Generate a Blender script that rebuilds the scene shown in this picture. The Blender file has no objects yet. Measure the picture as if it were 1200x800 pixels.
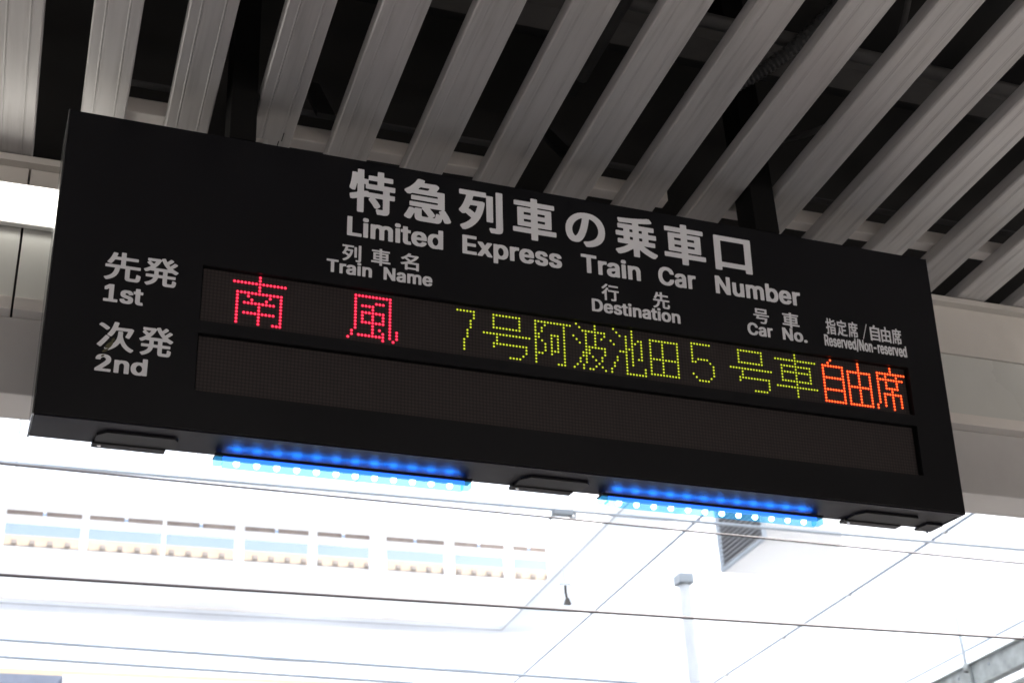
import bpy, bmesh, math, random
from mathutils import Vector, Matrix, noise
random.seed(7)
scn = bpy.context.scene
C = scn.collection
rad = math.radians

# ------------------------------------------------------------------ camera
F_PX = 1720.27                                   # focal length in pixels of the 1200 px wide photograph
CR = Vector((0.94771525, -0.31517787, -0.04998712))
CU = Vector((-0.11052004, -0.47111869, 0.87511856))
CF = Vector((0.29936787, 0.82383863, 0.48131984))
cd = bpy.data.cameras.new('camera')
cam = bpy.data.objects.new('camera', cd); C.objects.link(cam)
cam.matrix_world = Matrix((( CR.x, CU.x, -CF.x, 0), (CR.y, CU.y, -CF.y, 0), (CR.z, CU.z, -CF.z, 0), (0, 0, 0, 1)))
cd.sensor_fit = 'HORIZONTAL'; cd.sensor_width = 36.0
cd.lens = F_PX / 1200 * 36
cd.clip_start = 0.05; cd.clip_end = 2000
cd.dof.use_dof = True; cd.dof.focus_distance = 3.45; cd.dof.aperture_fstop = 7.0
scn.camera = cam

# ------------------------------------------------------------------ daylight
SUN_ELEV, SUN_AZ = rad(56), rad(112)             # azimuth from +Y towards +X: the sun stands to the right, a little behind the camera
w = bpy.data.worlds.new('World'); scn.world = w; w.use_nodes = True
nt = w.node_tree; bg = nt.nodes['Background']
sky = nt.nodes.new('ShaderNodeTexSky'); sky.sky_type = 'NISHITA'; sky.sun_disc = False
sky.sun_elevation = SUN_ELEV; sky.sun_rotation = SUN_AZ; sky.air_density = 1.0; sky.dust_density = 6.5
nt.links.new(sky.outputs[0], bg.inputs[0]); bg.inputs[1].default_value = 0.15
sd = bpy.data.lights.new('sun', 'SUN'); sd.energy = 4.6; sd.angle = rad(0.53); sd.color = (1.0, 0.97, 0.93)
so = bpy.data.objects.new('sun', sd); C.objects.link(so)
sdir = Vector((math.sin(SUN_AZ) * math.cos(SUN_ELEV), math.cos(SUN_AZ) * math.cos(SUN_ELEV), math.sin(SUN_ELEV)))
so.rotation_euler = (-sdir).to_track_quat('-Z', 'Y').to_euler(); so.location = sdir * 60
vs = scn.view_settings
vs.view_transform = 'Standard'; vs.look = 'None'; vs.gamma = 1.0; vs.use_curve_mapping = False
vs.exposure = 1.58
scn.cycles.max_bounces = 10; scn.cycles.diffuse_bounces = 6; scn.cycles.transparent_max_bounces = 12

# ------------------------------------------------------------------ helpers
def ray(x, y):
    return CF + CR * ((x - 600) / F_PX) - CU * ((y - 400) / F_PX)
def at_z(x, y, z):
    d = ray(x, y); return d * (z / d.z)
def at_y(x, y, Y):
    d = ray(x, y); return d * (Y / d.y)

def mat(name, col, rough=0.6, metal=0.0, spec=0.5, var=0.0, vscale=4.0, stretch=(1, 1, 1), bump=0.0, bscale=40.0, coat=0.0, dirt=None, dscale=3.0, damt=0.5, tone=0.0):
    m = bpy.data.materials.new(name); m.use_nodes = True
    n = m.node_tree; b = n.nodes['Principled BSDF']; L = n.links
    b.inputs['Base Color'].default_value = (*col, 1); b.inputs['Roughness'].default_value = rough
    b.inputs['Metallic'].default_value = metal; b.inputs['Specular IOR Level'].default_value = spec
    b.inputs['Coat Weight'].default_value = coat
    tc = n.nodes.new('ShaderNodeTexCoord'); mp = n.nodes.new('ShaderNodeMapping')
    oi = n.nodes.new('ShaderNodeObjectInfo'); ad = n.nodes.new('ShaderNodeVectorMath'); ad.operation = 'ADD'
    sc = n.nodes.new('ShaderNodeVectorMath'); sc.operation = 'SCALE'; sc.inputs['Scale'].default_value = 1.0
    cb = n.nodes.new('ShaderNodeCombineXYZ'); mu = n.nodes.new('ShaderNodeMath'); mu.operation = 'MULTIPLY'; mu.inputs[1].default_value = 37.0
    L.new(oi.outputs['Random'], mu.inputs[0]); L.new(mu.outputs[0], cb.inputs[0]); L.new(mu.outputs[0], cb.inputs[1])
    L.new(tc.outputs['Object'], ad.inputs[0]); L.new(cb.outputs[0], ad.inputs[1]); L.new(ad.outputs[0], mp.inputs[0])
    mp.inputs['Scale'].default_value = stretch
    last = None
    if var > 0:
        nz = n.nodes.new('ShaderNodeTexNoise'); nz.inputs['Scale'].default_value = vscale; nz.inputs['Detail'].default_value = 6
        L.new(mp.outputs[0], nz.inputs['Vector'])
        rp = n.nodes.new('ShaderNodeMapRange'); rp.inputs[1].default_value = 0.3; rp.inputs[2].default_value = 0.7
        rp.inputs[3].default_value = 1 - var; rp.inputs[4].default_value = 1 + var
        L.new(nz.outputs['Fac'], rp.inputs[0])
        mx = n.nodes.new('ShaderNodeVectorMath'); mx.operation = 'SCALE'; mx.inputs[0].default_value = col
        L.new(rp.outputs[0], mx.inputs['Scale']); last = mx.outputs[0]
        rr = n.nodes.new('ShaderNodeMapRange'); rr.inputs[3].default_value = max(0.02, rough - 0.1); rr.inputs[4].default_value = min(1, rough + 0.1)
        L.new(nz.outputs['Fac'], rr.inputs[0]); L.new(rr.outputs[0], b.inputs['Roughness'])
    if dirt:
        n2 = n.nodes.new('ShaderNodeTexNoise'); n2.inputs['Scale'].default_value = dscale; n2.inputs['Detail'].default_value = 9; n2.inputs['Roughness'].default_value = 0.65
        L.new(mp.outputs[0], n2.inputs['Vector'])
        r2 = n.nodes.new('ShaderNodeMapRange'); r2.inputs[1].default_value = 0.52; r2.inputs[2].default_value = 0.78; r2.inputs[3].default_value = 0; r2.inputs[4].default_value = damt
        L.new(n2.outputs['Fac'], r2.inputs[0])
        mm = n.nodes.new('ShaderNodeMix'); mm.data_type = 'RGBA'
        mm.inputs[6].default_value = (*col, 1); mm.inputs[7].default_value = (*dirt, 1)
        if last: L.new(last, mm.inputs[6])
        L.new(r2.outputs[0], mm.inputs[0]); last = mm.outputs[2]
    if tone > 0:
        tr_ = n.nodes.new('ShaderNodeMapRange'); tr_.inputs[3].default_value = 1 - tone; tr_.inputs[4].default_value = 1 + tone
        L.new(oi.outputs['Random'], tr_.inputs[0])
        tv = n.nodes.new('ShaderNodeVectorMath'); tv.operation = 'SCALE'; tv.inputs[0].default_value = col
        if last: L.new(last, tv.inputs[0])
        L.new(tr_.outputs[0], tv.inputs['Scale']); last = tv.outputs[0]
    if last: L.new(last, b.inputs['Base Color'])
    if bump > 0:
        n3 = n.nodes.new('ShaderNodeTexNoise'); n3.inputs['Scale'].default_value = bscale; n3.inputs['Detail'].default_value = 4
        L.new(mp.outputs[0], n3.inputs['Vector'])
        bp = n.nodes.new('ShaderNodeBump'); bp.inputs['Strength'].default_value = bump; bp.inputs['Distance'].default_value = 0.01
        L.new(n3.outputs['Fac'], bp.inputs['Height']); L.new(bp.outputs[0], b.inputs['Normal'])
    return m

def emit(name, col, s, base=(0.02, 0.02, 0.02), rough=0.3):
    m = mat(name, base, rough); b = m.node_tree.nodes['Principled BSDF']
    b.inputs['Emission Color'].default_value = (*col, 1); b.inputs['Emission Strength'].default_value = s
    return m

def sheet(name, col, trans, shadow_pass=0.0):
    m = bpy.data.materials.new(name); m.use_nodes = True; n = m.node_tree; L = n.links
    n.nodes.remove(n.nodes['Principled BSDF'])
    out = n.nodes['Material Output']
    d = n.nodes.new('ShaderNodeBsdfDiffuse'); t = n.nodes.new('ShaderNodeBsdfTranslucent'); mx = n.nodes.new('ShaderNodeMixShader')
    nz = n.nodes.new('ShaderNodeTexNoise'); nz.inputs['Scale'].default_value = 0.6; nz.inputs['Detail'].default_value = 5
    tc = n.nodes.new('ShaderNodeTexCoord'); L.new(tc.outputs['Object'], nz.inputs['Vector'])
    rp = n.nodes.new('ShaderNodeMapRange'); rp.inputs[3].default_value = 0.88; rp.inputs[4].default_value = 1.1; L.new(nz.outputs['Fac'], rp.inputs[0])
    s = n.nodes.new('ShaderNodeVectorMath'); s.operation = 'SCALE'; s.inputs[0].default_value = col; L.new(rp.outputs[0], s.inputs['Scale'])
    L.new(s.outputs[0], d.inputs[0]); L.new(s.outputs[0], t.inputs[0])
    mx.inputs[0].default_value = trans; L.new(d.outputs[0], mx.inputs[1]); L.new(t.outputs[0], mx.inputs[2]); L.new(mx.outputs[0], out.inputs[0])
    return m

class MB:
    def __init__(s, M=None): s.b = bmesh.new(); s.M = M or Matrix()
    def box(s, x0, x1, y0, y1, z0, z1, bev=0.0):
        vs = [s.b.verts.new(s.M @ Vector(p)) for p in [(x0,y0,z0),(x1,y0,z0),(x1,y1,z0),(x0,y1,z0),(x0,y0,z1),(x1,y0,z1),(x1,y1,z1),(x0,y1,z1)]]
        fs = [s.b.faces.new([vs[i] for i in q]) for q in [(3,2,1,0),(4,5,6,7),(0,1,5,4),(1,2,6,5),(2,3,7,6),(3,0,4,7)]]
        if bev > 0:
            es = list({e for f in fs for e in f.edges})
            bmesh.ops.bevel(s.b, geom=es, offset=bev, segments=2, affect='EDGES', profile=0.6)
        return s
    def prism(s, pts, a, b, axis='x'):
        # pts: outline (p, q), swept from a to b along the axis
        def P(p, q, t): return {'x': (t, p, q), 'y': (p, t, q), 'z': (p, q, t)}[axis]
        A = [s.b.verts.new(s.M @ Vector(P(p, q, a))) for p, q in pts]; B = [s.b.verts.new(s.M @ Vector(P(p, q, b))) for p, q in pts]
        n = len(pts)
        for i in range(n): s.b.faces.new([A[i], A[(i+1) % n], B[(i+1) % n], B[i]])
        s.b.faces.new(A[::-1]); s.b.faces.new(B)
        return s
    def quadbox(s, c, t):
        # c: four world corners, t: thickness vector
        A = [s.b.verts.new(s.M @ Vector(p)) for p in c]; B = [s.b.verts.new(s.M @ (Vector(p) + Vector(t))) for p in c]
        n = len(c)
        for i in range(n): s.b.faces.new([A[i], A[(i+1) % n], B[(i+1) % n], B[i]])
        s.b.faces.new(A[::-1]); s.b.faces.new(B); return s
    def tube(s, pts, r, n=8, rf=None):
        pts = [Vector(p) for p in pts]; rings = []
        up = Vector((0.13, 0.21, 0.97))
        for i, p in enumerate(pts):
            d = (pts[min(i+1, len(pts)-1)] - pts[max(i-1, 0)]).normalized()
            u = d.cross(up)
            if u.length < 0.1: u = d.cross(Vector((1, 0, 0)))
            u.normalize(); v = d.cross(u)
            R = rf(i) if rf else r
            rings.append([s.b.verts.new(s.M @ (p + (u * math.cos(k*2*math.pi/n) + v * math.sin(k*2*math.pi/n)) * R)) for k in range(n)])
        for a, b in zip(rings, rings[1:]):
            for k in range(n): s.b.faces.new([a[k], a[(k+1) % n], b[(k+1) % n], b[k]])
        s.b.faces.new(rings[0][::-1]); s.b.faces.new(rings[-1]); return s
    def dome(s, c, ax, r, h, n=10, mi=0):
        # small dome on point c bulging along ax
        c = Vector(c); ax = Vector(ax).normalized(); u = ax.orthogonal().normalized(); v = ax.cross(u); rings = []
        for f, g in ((1, 0), (0.85, 0.55), (0.5, 0.88)):
            rings.append([s.b.verts.new(s.M @ (c + (u*math.cos(k*2*math.pi/n) + v*math.sin(k*2*math.pi/n))*r*f + ax*h*g)) for k in range(n)])
        fs = []
        for a, b in zip(rings, rings[1:]):
            for k in range(n): fs.append(s.b.faces.new([a[k], a[(k+1) % n], b[(k+1) % n], b[k]]))
        fs.append(s.b.faces.new(rings[-1]))
        for f in fs: f.material_index = mi
        return s
    def build(s, name, m, parent=None, smooth=False, loc=None):
        bmesh.ops.recalc_face_normals(s.b, faces=s.b.faces)
        me = bpy.data.meshes.new(name); s.b.to_mesh(me); s.b.free()
        me.materials.append(m)
        if smooth: me.polygons.foreach_set('use_smooth', [True]*len(me.polygons))
        o = bpy.data.objects.new(name, me); C.objects.link(o)
        if parent: o.parent = parent
        if loc: o.location = loc
        return o

def tag(o, label=None, cat=None, group=None, kind=None):
    if label: o['label'] = label
    if cat: o['category'] = cat
    if group: o['group'] = group
    if kind or label: o['kind'] = kind or 'thing'
    return o
def thing(name, label, cat, M=None, group=None):
    o = bpy.data.objects.new(name, None); C.objects.link(o)
    if M is not None: o.matrix_world = M
    return tag(o, label, cat, group)
def copy_tree(o, parent=None):
    kids = [k for k in C.objects if k.parent == o]
    c = o.copy(); C.objects.link(c); c.parent = parent
    for k in kids: copy_tree(k, c)
    return c
def joined(o, extra):
    return o

# ------------------------------------------------------------------ materials
M = {}
M['concrete'] = mat('platform concrete', (0.27, 0.255, 0.24), 0.8, var=0.12, vscale=2, bump=0.3, dirt=(0.16, 0.15, 0.14), dscale=1.5)
M['pale_concrete'] = mat('pale paving', (0.32, 0.315, 0.31), 0.8, var=0.08, vscale=2)
M['ballast'] = mat('track ballast', (0.16, 0.145, 0.13), 0.9, var=0.35, vscale=25, bump=1.0, bscale=30)
M['ground'] = mat('ground', (0.16, 0.15, 0.14), 0.9, var=0.15, vscale=0.2)
M['slat'] = mat('anodised slat', (0.525, 0.51, 0.50), 0.42, metal=0.1, var=0.07, vscale=5, stretch=(9, 0.5, 9), dirt=(0.28, 0.265, 0.25), dscale=4.5, damt=0.6, tone=0.09)
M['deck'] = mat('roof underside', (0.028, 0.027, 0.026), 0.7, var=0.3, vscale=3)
M['void_steel'] = mat('dusty roof steel', (0.10, 0.097, 0.094), 0.6, var=0.3, vscale=5)
M['void_dark'] = mat('dark pipework', (0.02, 0.02, 0.02), 0.5, var=0.3)
M['hose'] = mat('grey corrugated hose', (0.06, 0.06, 0.06), 0.4, spec=0.6)
M['carrier'] = mat('cream painted steel', (0.74, 0.70, 0.66), 0.5, var=0.06, dirt=(0.35, 0.31, 0.27), damt=0.4)
M['beam'] = mat('cream painted beam', (0.64, 0.61, 0.565), 0.45, var=0.05, vscale=1.2, dirt=(0.40, 0.37, 0.33), dscale=2.0, damt=0.35)
M['web'] = mat('pale satin panel', (0.60, 0.605, 0.57), 0.28, var=0.05, vscale=1.4, dirt=(0.42, 0.41, 0.38), dscale=1.6, damt=0.3)
M['ledge'] = mat('pale ledge', (0.74, 0.70, 0.65), 0.45, var=0.05, dirt=(0.45, 0.40, 0.36), damt=0.35)
M['lowpanel'] = mat('grey painted panel', (0.53, 0.515, 0.50), 0.5, var=0.05, dirt=(0.36, 0.34, 0.32), dscale=2.2, damt=0.3)
M['joint'] = mat('dark joint', (0.05, 0.05, 0.05), 0.8)
M['sign'] = mat('black sign face', (0.0042, 0.0043, 0.0060), 0.34, spec=0.25, var=0.12, vscale=3)
M['case'] = mat('black painted case', (0.010, 0.010, 0.016), 0.48, spec=0.15, var=0.2, vscale=6)
M['trim'] = mat('black gloss trim', (0.16, 0.165, 0.17), 0.2, metal=0.9)
M['latch'] = mat('black latch', (0.010, 0.010, 0.012), 0.45, spec=0.15, var=0.2)
M['screw'] = mat('bright screw', (0.7, 0.7, 0.7), 0.25, metal=1.0)
M['bezel'] = mat('matt bezel', (0.006, 0.006, 0.006), 0.6, spec=0.2)
M['print'] = mat('grey white lettering', (0.74, 0.745, 0.77), 0.55, var=0.03, vscale=8)
M['hanger'] = mat('black hanger steel', (0.004, 0.004, 0.004), 0.7, spec=0.15)
M['lamp_body'] = mat('white lamp body', (0.75, 0.74, 0.72), 0.4)
M['tube'] = emit('lamp diffuser', (1.0, 0.96, 0.88), 2.0, base=(0.8, 0.8, 0.8))
M['wire'] = mat('weathered copper wire', (0.07, 0.065, 0.068), 0.5, metal=0.3)
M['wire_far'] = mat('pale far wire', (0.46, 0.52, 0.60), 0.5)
M['clamp'] = mat('galvanised clamp', (0.30, 0.34, 0.38), 0.5, metal=0.2)
M['roof'] = sheet('white translucent roof sheet', (0.895, 0.925, 0.955), 0.54)
M['white'] = sheet('white painted sheet', (0.94, 0.94, 0.94), 0.72)
M['bluewhite'] = sheet('bluish white sheet', (0.80, 0.85, 0.90), 0.6)
M['seam'] = mat('blue grey batten', (0.27, 0.33, 0.42), 0.6)
M['seam_pale'] = mat('pale grey batten', (0.50, 0.51, 0.52), 0.6)
M['louver'] = mat('grey louvre blade', (0.36, 0.37, 0.39), 0.5)
M['bluegrey'] = mat('blue grey panel', (0.15, 0.18, 0.25), 0.4, var=0.1)
M['column'] = mat('pale painted column', (0.60, 0.63, 0.66), 0.5, var=0.05)
M['girder'] = mat('pale galvanised girder', (0.34, 0.37, 0.37), 0.5, var=0.25, vscale=8, dirt=(0.22, 0.23, 0.23), dscale=5)
M['beige'] = mat('beige render', (0.50, 0.42, 0.30), 0.8, var=0.08)
M['brown'] = mat('brown timber', (0.25, 0.20, 0.17), 0.7, var=0.2, vscale=8)
M['stone'] = mat('grey brown fitting', (0.26, 0.23, 0.20), 0.7)

def screen_material():
    m = bpy.data.materials.new('unlit led matrix'); m.use_nodes = True; n = m.node_tree; L = n.links; b = n.nodes['Principled BSDF']
    b.inputs['Roughness'].default_value = 0.45; b.inputs['Specular IOR Level'].default_value = 0.35
    tc = n.nodes.new('ShaderNodeTexCoord'); sx = n.nodes.new('ShaderNodeSeparateXYZ'); L.new(tc.outputs['Object'], sx.inputs[0])
    def cell(src):
        d = n.nodes.new('ShaderNodeMath'); d.operation = 'DIVIDE'; L.new(src, d.inputs[0]); d.inputs[1].default_value = 0.009
        f = n.nodes.new('ShaderNodeMath'); f.operation = 'FRACT'; L.new(d.outputs[0], f.inputs[0])
        s = n.nodes.new('ShaderNodeMath'); s.operation = 'SUBTRACT'; L.new(f.outputs[0], s.inputs[0]); s.inputs[1].default_value = 0.5
        p = n.nodes.new('ShaderNodeMath'); p.operation = 'MULTIPLY'; L.new(s.outputs[0], p.inputs[0]); L.new(s.outputs[0], p.inputs[1])
        return p.outputs[0]
    a = n.nodes.new('ShaderNodeMath'); a.operation = 'ADD'; L.new(cell(sx.outputs[0]), a.inputs[0]); L.new(cell(sx.outputs[2]), a.inputs[1])
    q = n.nodes.new('ShaderNodeMath'); q.operation = 'SQRT'; L.new(a.outputs[0], q.inputs[0])
    r = n.nodes.new('ShaderNodeMapRange'); r.inputs[1].default_value = 0.33; r.inputs[2].default_value = 0.46; r.inputs[3].default_value = 1; r.inputs[4].default_value = 0
    L.new(q.outputs[0], r.inputs[0])
    nz = n.nodes.new('ShaderNodeTexNoise'); nz.inputs['Scale'].default_value = 35; L.new(tc.outputs['Object'], nz.inputs['Vector'])
    mr = n.nodes.new('ShaderNodeMapRange'); mr.inputs[3].default_value = 0.75; mr.inputs[4].default_value = 1.25; L.new(nz.outputs['Fac'], mr.inputs[0])
    mx = n.nodes.new('ShaderNodeMix'); mx.data_type = 'RGBA'
    mx.inputs[6].default_value = (0.010, 0.0078, 0.0080, 1); mx.inputs[7].default_value = (0.031, 0.0215, 0.0215, 1)
    L.new(r.outputs[0], mx.inputs[0])
    v = n.nodes.new('ShaderNodeVectorMath'); v.operation = 'SCALE'; L.new(mx.outputs[2], v.inputs[0]); L.new(mr.outputs[0], v.inputs['Scale'])
    L.new(v.outputs[0], b.inputs['Base Color'])
    return m
M['screen'] = screen_material()
M['led_red'] = emit('lit red led', (1.0, 0.03, 0.07), 1.0)
M['rim_red'] = emit('red led rim', (1.0, 0.002, 0.05), 0.20)  # dim glowing disc around each dot, stands in for the bloom
M['rim_yellow'] = emit('yellow green led rim', (0.50, 0.55, 0.0), 0.060)
M['rim_orange'] = emit('orange led rim', (1.0, 0.035, 0.005), 0.30)
M['led_yellow'] = emit('lit yellow green led', (0.56, 0.64, 0.025), 0.42)
M['led_orange'] = emit('lit orange led', (1.0, 0.115, 0.02), 1.0)
M['led_white'] = emit('lit white blue led', (0.75, 0.95, 1.0), 4.0)
M['hidden_glow'] = emit('hidden blue glow source', (0.012, 0.20, 1.0), 26.0)  # added emitter for the blue glow on the sign's underside
M['strip'] = emit('blue lit strip', (0.016, 0.115, 1.0), 0.95)
def lens_material():
    m = bpy.data.materials.new('blue lit lens'); m.use_nodes = True; n = m.node_tree; L = n.links
    n.nodes.remove(n.nodes['Principled BSDF']); out = n.nodes['Material Output']
    t = n.nodes.new('ShaderNodeBsdfTransparent'); t.inputs[0].default_value = (0.66, 0.965, 1.0, 1)
    e = n.nodes.new('ShaderNodeEmission'); e.inputs[0].default_value = (0.08, 0.48, 1.0, 1); e.inputs[1].default_value = 0.45
    g = n.nodes.new('ShaderNodeBsdfGlossy'); g.inputs['Roughness'].default_value = 0.15
    m1 = n.nodes.new('ShaderNodeMixShader'); m1.inputs[0].default_value = 0.22; L.new(t.outputs[0], m1.inputs[1]); L.new(e.outputs[0], m1.inputs[2])
    m2 = n.nodes.new('ShaderNodeMixShader'); m2.inputs[0].default_value = 0.05; L.new(m1.outputs[0], m2.inputs[1]); L.new(g.outputs[0], m2.inputs[2])
    L.new(m2.outputs[0], out.inputs[0]); return m
M['lens'] = lens_material()

# ------------------------------------------------------------------ ground, platform, tracks
G = -2.75
tag(MB().box(-400, 400, -400, 400, G - 1, G).build('ground', M['ground']), kind='structure')
tag(MB().box(-40, 45, -4.6, 4.3, G + 0.004, -1.5).build('platform', M['concrete']), kind='structure')
tag(MB().box(-60, 70, 4.304, 10.8, G + 0.002, G + 0.14).build('track_bed', M['ballast']), kind='structure')
tag(MB().box(-60, 70, 10.81, 24, G + 0.004, -1.5).build('opposite_platform', M['pale_concrete']), kind='structure')
tag(MB().box(-60, 70, -11.2, -4.604, G + 0.002, G + 0.14).build('rear_track_bed', M['ballast']), kind='structure')
EX = Vector((1, 0.0393, 0)).normalized()                          # direction of the sign, the beam and the wires
EY = Vector((-0.0393, 1, 0)).normalized()
FR = Matrix(((1, 0, 0, 0), (0.0393, 1, 0, 0), (0, 0, 1, 0), (0, 0, 0, 1)))   # the frame of the sign and the beam: it runs 2 degrees off the slats
rails = thing('railway_track', 'steel railway track on ballast below the overhead wires', 'track', FR @ Matrix.Translation((0, 0, G + 0.14)))
for dx in (-0.53, 0.54): MB().box(-50, 60, 7.0 + dx - 0.035, 7.0 + dx + 0.035, 0.06, 0.2).build('rail', M['clamp'], rails)
sl_ = MB()
for k in range(-60, 80): sl_.box(k*0.65, k*0.65 + 0.2, 5.9, 8.1, 0.005, 0.058)
sl_.build('sleepers', M['concrete'], rails)

# ------------------------------------------------------------------ the canopy above the platform
ZS = 2.450                                                        # underside of the slats
FY = 3.520                                                        # face of the beam at x = 0, along EX
canopy = thing('platform_canopy', 'dark platform roof above the grey slats with steel purlins', 'roof', FR)
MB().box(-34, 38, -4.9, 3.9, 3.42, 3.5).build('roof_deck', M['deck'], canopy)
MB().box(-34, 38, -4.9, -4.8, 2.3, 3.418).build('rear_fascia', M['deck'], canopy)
MB().box(-34, 38, FY + 0.17, FY + 0.2, 2.47, 3.418).build('unseen_light_block', M['deck'], canopy)  # unseen sheet, added to keep daylight out of the roof void
for y, z, h, mt in ((3.05, 2.95, 0.08, 'void_steel'), (2.35, 3.05, 0.10, 'void_steel'), (1.5, 3.0, 0.1, 'void_steel'), (0.3, 3.0, 0.1, 'void_steel'), (-1.4, 3.0, 0.1, 'void_steel'), (-3.0, 3.0, 0.1, 'void_steel')):
    pb = MB().prism([(y, z), (y + 0.10, z), (y + 0.10, z + 0.006), (y + 0.006, z + 0.006), (y + 0.006, z + h), (y, z + h)], -34, 38)
    pb.build('purlin', M[mt], canopy)
for x in (-9, -3.1, 1.62, 4.9, 9.7):
    MB().prism([(x - 0.05, 3.1), (x + 0.05, 3.1), (x + 0.05, 3.112), (x + 0.006, 3.112), (x + 0.006, 3.415), (x - 0.006, 3.415), (x - 0.006, 3.112), (x - 0.05, 3.112)], -4.7, 3.6, 'y').build('rafter', M['deck'], canopy)
for x in (-14, -5.5, 6.2, 15):
    MB().box(x, x + 0.28, -0.6, -0.32, -1.5, 3.41, 0.01).build('column', M['beam'], canopy)
# pipes, plates and hoses seen between the slats
tag(MB(FR).tube([(-3, 2.76, 2.78), (0.2, 2.76, 2.78), (3.4, 2.78, 2.78), (6, 2.78, 2.78)], 0.022, 10).build('conduit', M['void_steel'], None, True), 'thin grey conduit running crosswise in the dark above the slats', 'pipe')
tag(MB(FR).tube([(1.33, 0.5, 2.62), (1.335, 2.93, 2.62)], 0.020, 10).build('cable_duct', M['void_steel'], None, True), 'straight grey pipe lying along the gap right of the middle slat', 'pipe')
hp = []
for i in range(121):
    t = i / 120
    hp.append((1.66 + 0.62*t, 2.93 - 0.62*t + 0.10*math.sin(t*3.1), 2.62 + 0.55*t*t))
tag(MB(FR).tube(hp, 0.03, 12, lambda i: 0.022 if i % 2 else 0.018).build('corrugated_hose', M['hose']), 'ribbed flexible hose curving up through the gap above the heading', 'hose')
tag(MB(FR).box(2.28, 2.92, 2.03, 2.16, 2.80, 2.806).build('junction_plate', M['void_steel']), 'flat grey steel plate above the slats at the upper right', 'plate')
tag(MB(FR).box(1.23, 1.38, 2.42, 2.52, 2.74, 2.85, 0.008).build('junction_box', M['void_steel']), 'small grey junction box above the slats near the top centre', 'box')
hp = [(0.05 + 0.34*math.sin(i/24*math.pi*1.2), 2.62 + 0.20*math.cos(i/24*math.pi*1.2), 2.66 + 0.01*i) for i in range(25)]
tag(MB(FR).tube(hp, 0.018, 10).build('looped_cable', M['void_dark'], None, True), 'black cable looping above the slats at the upper left', 'cable')
hp = [(2.02 + 0.16*math.sin(i/20*3), 2.2 + i*0.042, 2.70 + 0.10*math.cos(i/20*4)) for i in range(21)]
tag(MB(FR).tube(hp, 0.009, 8).build('hanging_cable', M['void_steel'], None, True), 'thin black cable sagging above the slats right of centre', 'cable')

# slats: aluminium channels with two fine ribs on the underside
PIT, WID, HGT = 0.2225, 0.1145, 0.042
def slat_profile(x0, x1):
    xs = [(x0, HGT), (x0, 0.004), (x0 + 0.004, 0)]
    for c in (x0 + 0.030, x0 + WID - 0.030):
        if x0 + 0.006 < c < x1 - 0.006: xs += [(c - 0.0035, 0), (c - 0.0022, -0.0008), (c + 0.0004, -0.0008), (c + 0.0014, 0.0010), (c + 0.0035, 0.0010), (c + 0.0045, 0)]
    xs += [(x1 - 0.004, 0), (x1, 0.004), (x1, HGT)]
    return xs
def make_slat(k, y0, y1, notch=None):
    b = MB()
    if notch:
        yn, cut = notch
        b.prism(slat_profile(0, WID), y0, yn, 'y'); b.prism(slat_profile(cut, WID), yn + 0.0004, y1, 'y')
    else:
        b.prism(slat_profile(0, WID), y0, y1, 'y')
    x = 0.0118 + PIT*k
    o = b.build('aluminium_slat', M['slat']); o.location = (x + random.uniform(-.0012, .0012), random.uniform(-.004, .002), ZS + random.uniform(-.0015, .001)); o.rotation_euler = (0, random.uniform(-.008, .008), random.uniform(-.0006, .0006))
    return o
ORD = ['first', 'second', 'third', 'fourth', 'fifth', 'sixth', 'seventh', 'eighth', 'ninth', 'tenth', 'eleventh', 'twelfth', 'thirteenth', 'fourteenth']
for k in range(-4, 18):
    ye = FY + 0.0393*(0.07 + PIT*k) - 0.008
    nt_ = (3.262, 0.047) if k == 2 else (3.165, 0.036) if k == 9 and False else None
    o = make_slat(k, -3.9, ye, nt_)
    i = k + 1
    if i < 0: lab = f'grey ceiling slat outside the left edge of the photo, {ORD[-i - 1]} one out'
    elif i > 13: lab = f'grey ceiling slat outside the right edge of the photo, {ORD[i - 14]} one out'
    elif i == 0: lab = 'grey ceiling slat at the left edge, leftmost in the photo, left of the sign'
    elif i == 3: lab = 'grey ceiling slat with its end notched beside the left black hanger, fourth from the left'
    elif i == 13: lab = 'grey ceiling slat at the right edge, rightmost in the photo, right of the sign'
    else: lab = f'grey aluminium ceiling slat with two fine ribs, {ORD[i]} from the left'
    tag(o, lab, 'slat', 'parallel ceiling slats above the sign')
# carriers on which the slats are fixed
def carrier(x0, x1, lab):
    t = thing('slat_carrier', lab, 'bracket', FR, 'cream carriers lying on the slats')
    MB().box(x0, x1, 3.285, 3.33, ZS + 0.0445, ZS + 0.095, 0.004).build('channel', M['carrier'], t)
    MB().box(x0, x1, 3.262, 3.2845, ZS + 0.130, ZS + 0.136).build('flange', M['void_steel'], t)
carrier(0.09, 0.395, 'short cream carrier on the slats left of the left black hanger')
carrier(0.49, 1.30, 'cream carrier on the slats between the left hanger and the sign heading')
carrier(1.50, 1.80, 'short cream carrier on the slats left of the right black hanger')
carrier(2.0, 3.6, 'long cream carrier on the slats right of the right black hanger')
def strut(x, lab):
    tag(MB(FR).quadbox([(x, 3.16, ZS + 0.06), (x + 0.05, 3.16, ZS + 0.06), (x + 0.05, 3.40, ZS + 0.36), (x, 3.40, ZS + 0.36)], (0, 0.012, -0.008)).build('slat_brace', M['void_dark']), lab, 'brace', 'dark braces above the slats')
strut(0.63, 'dark sloping brace above the slats right of the left hanger')
strut(1.37, 'dark sloping brace above the slats over the middle of the heading')

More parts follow.
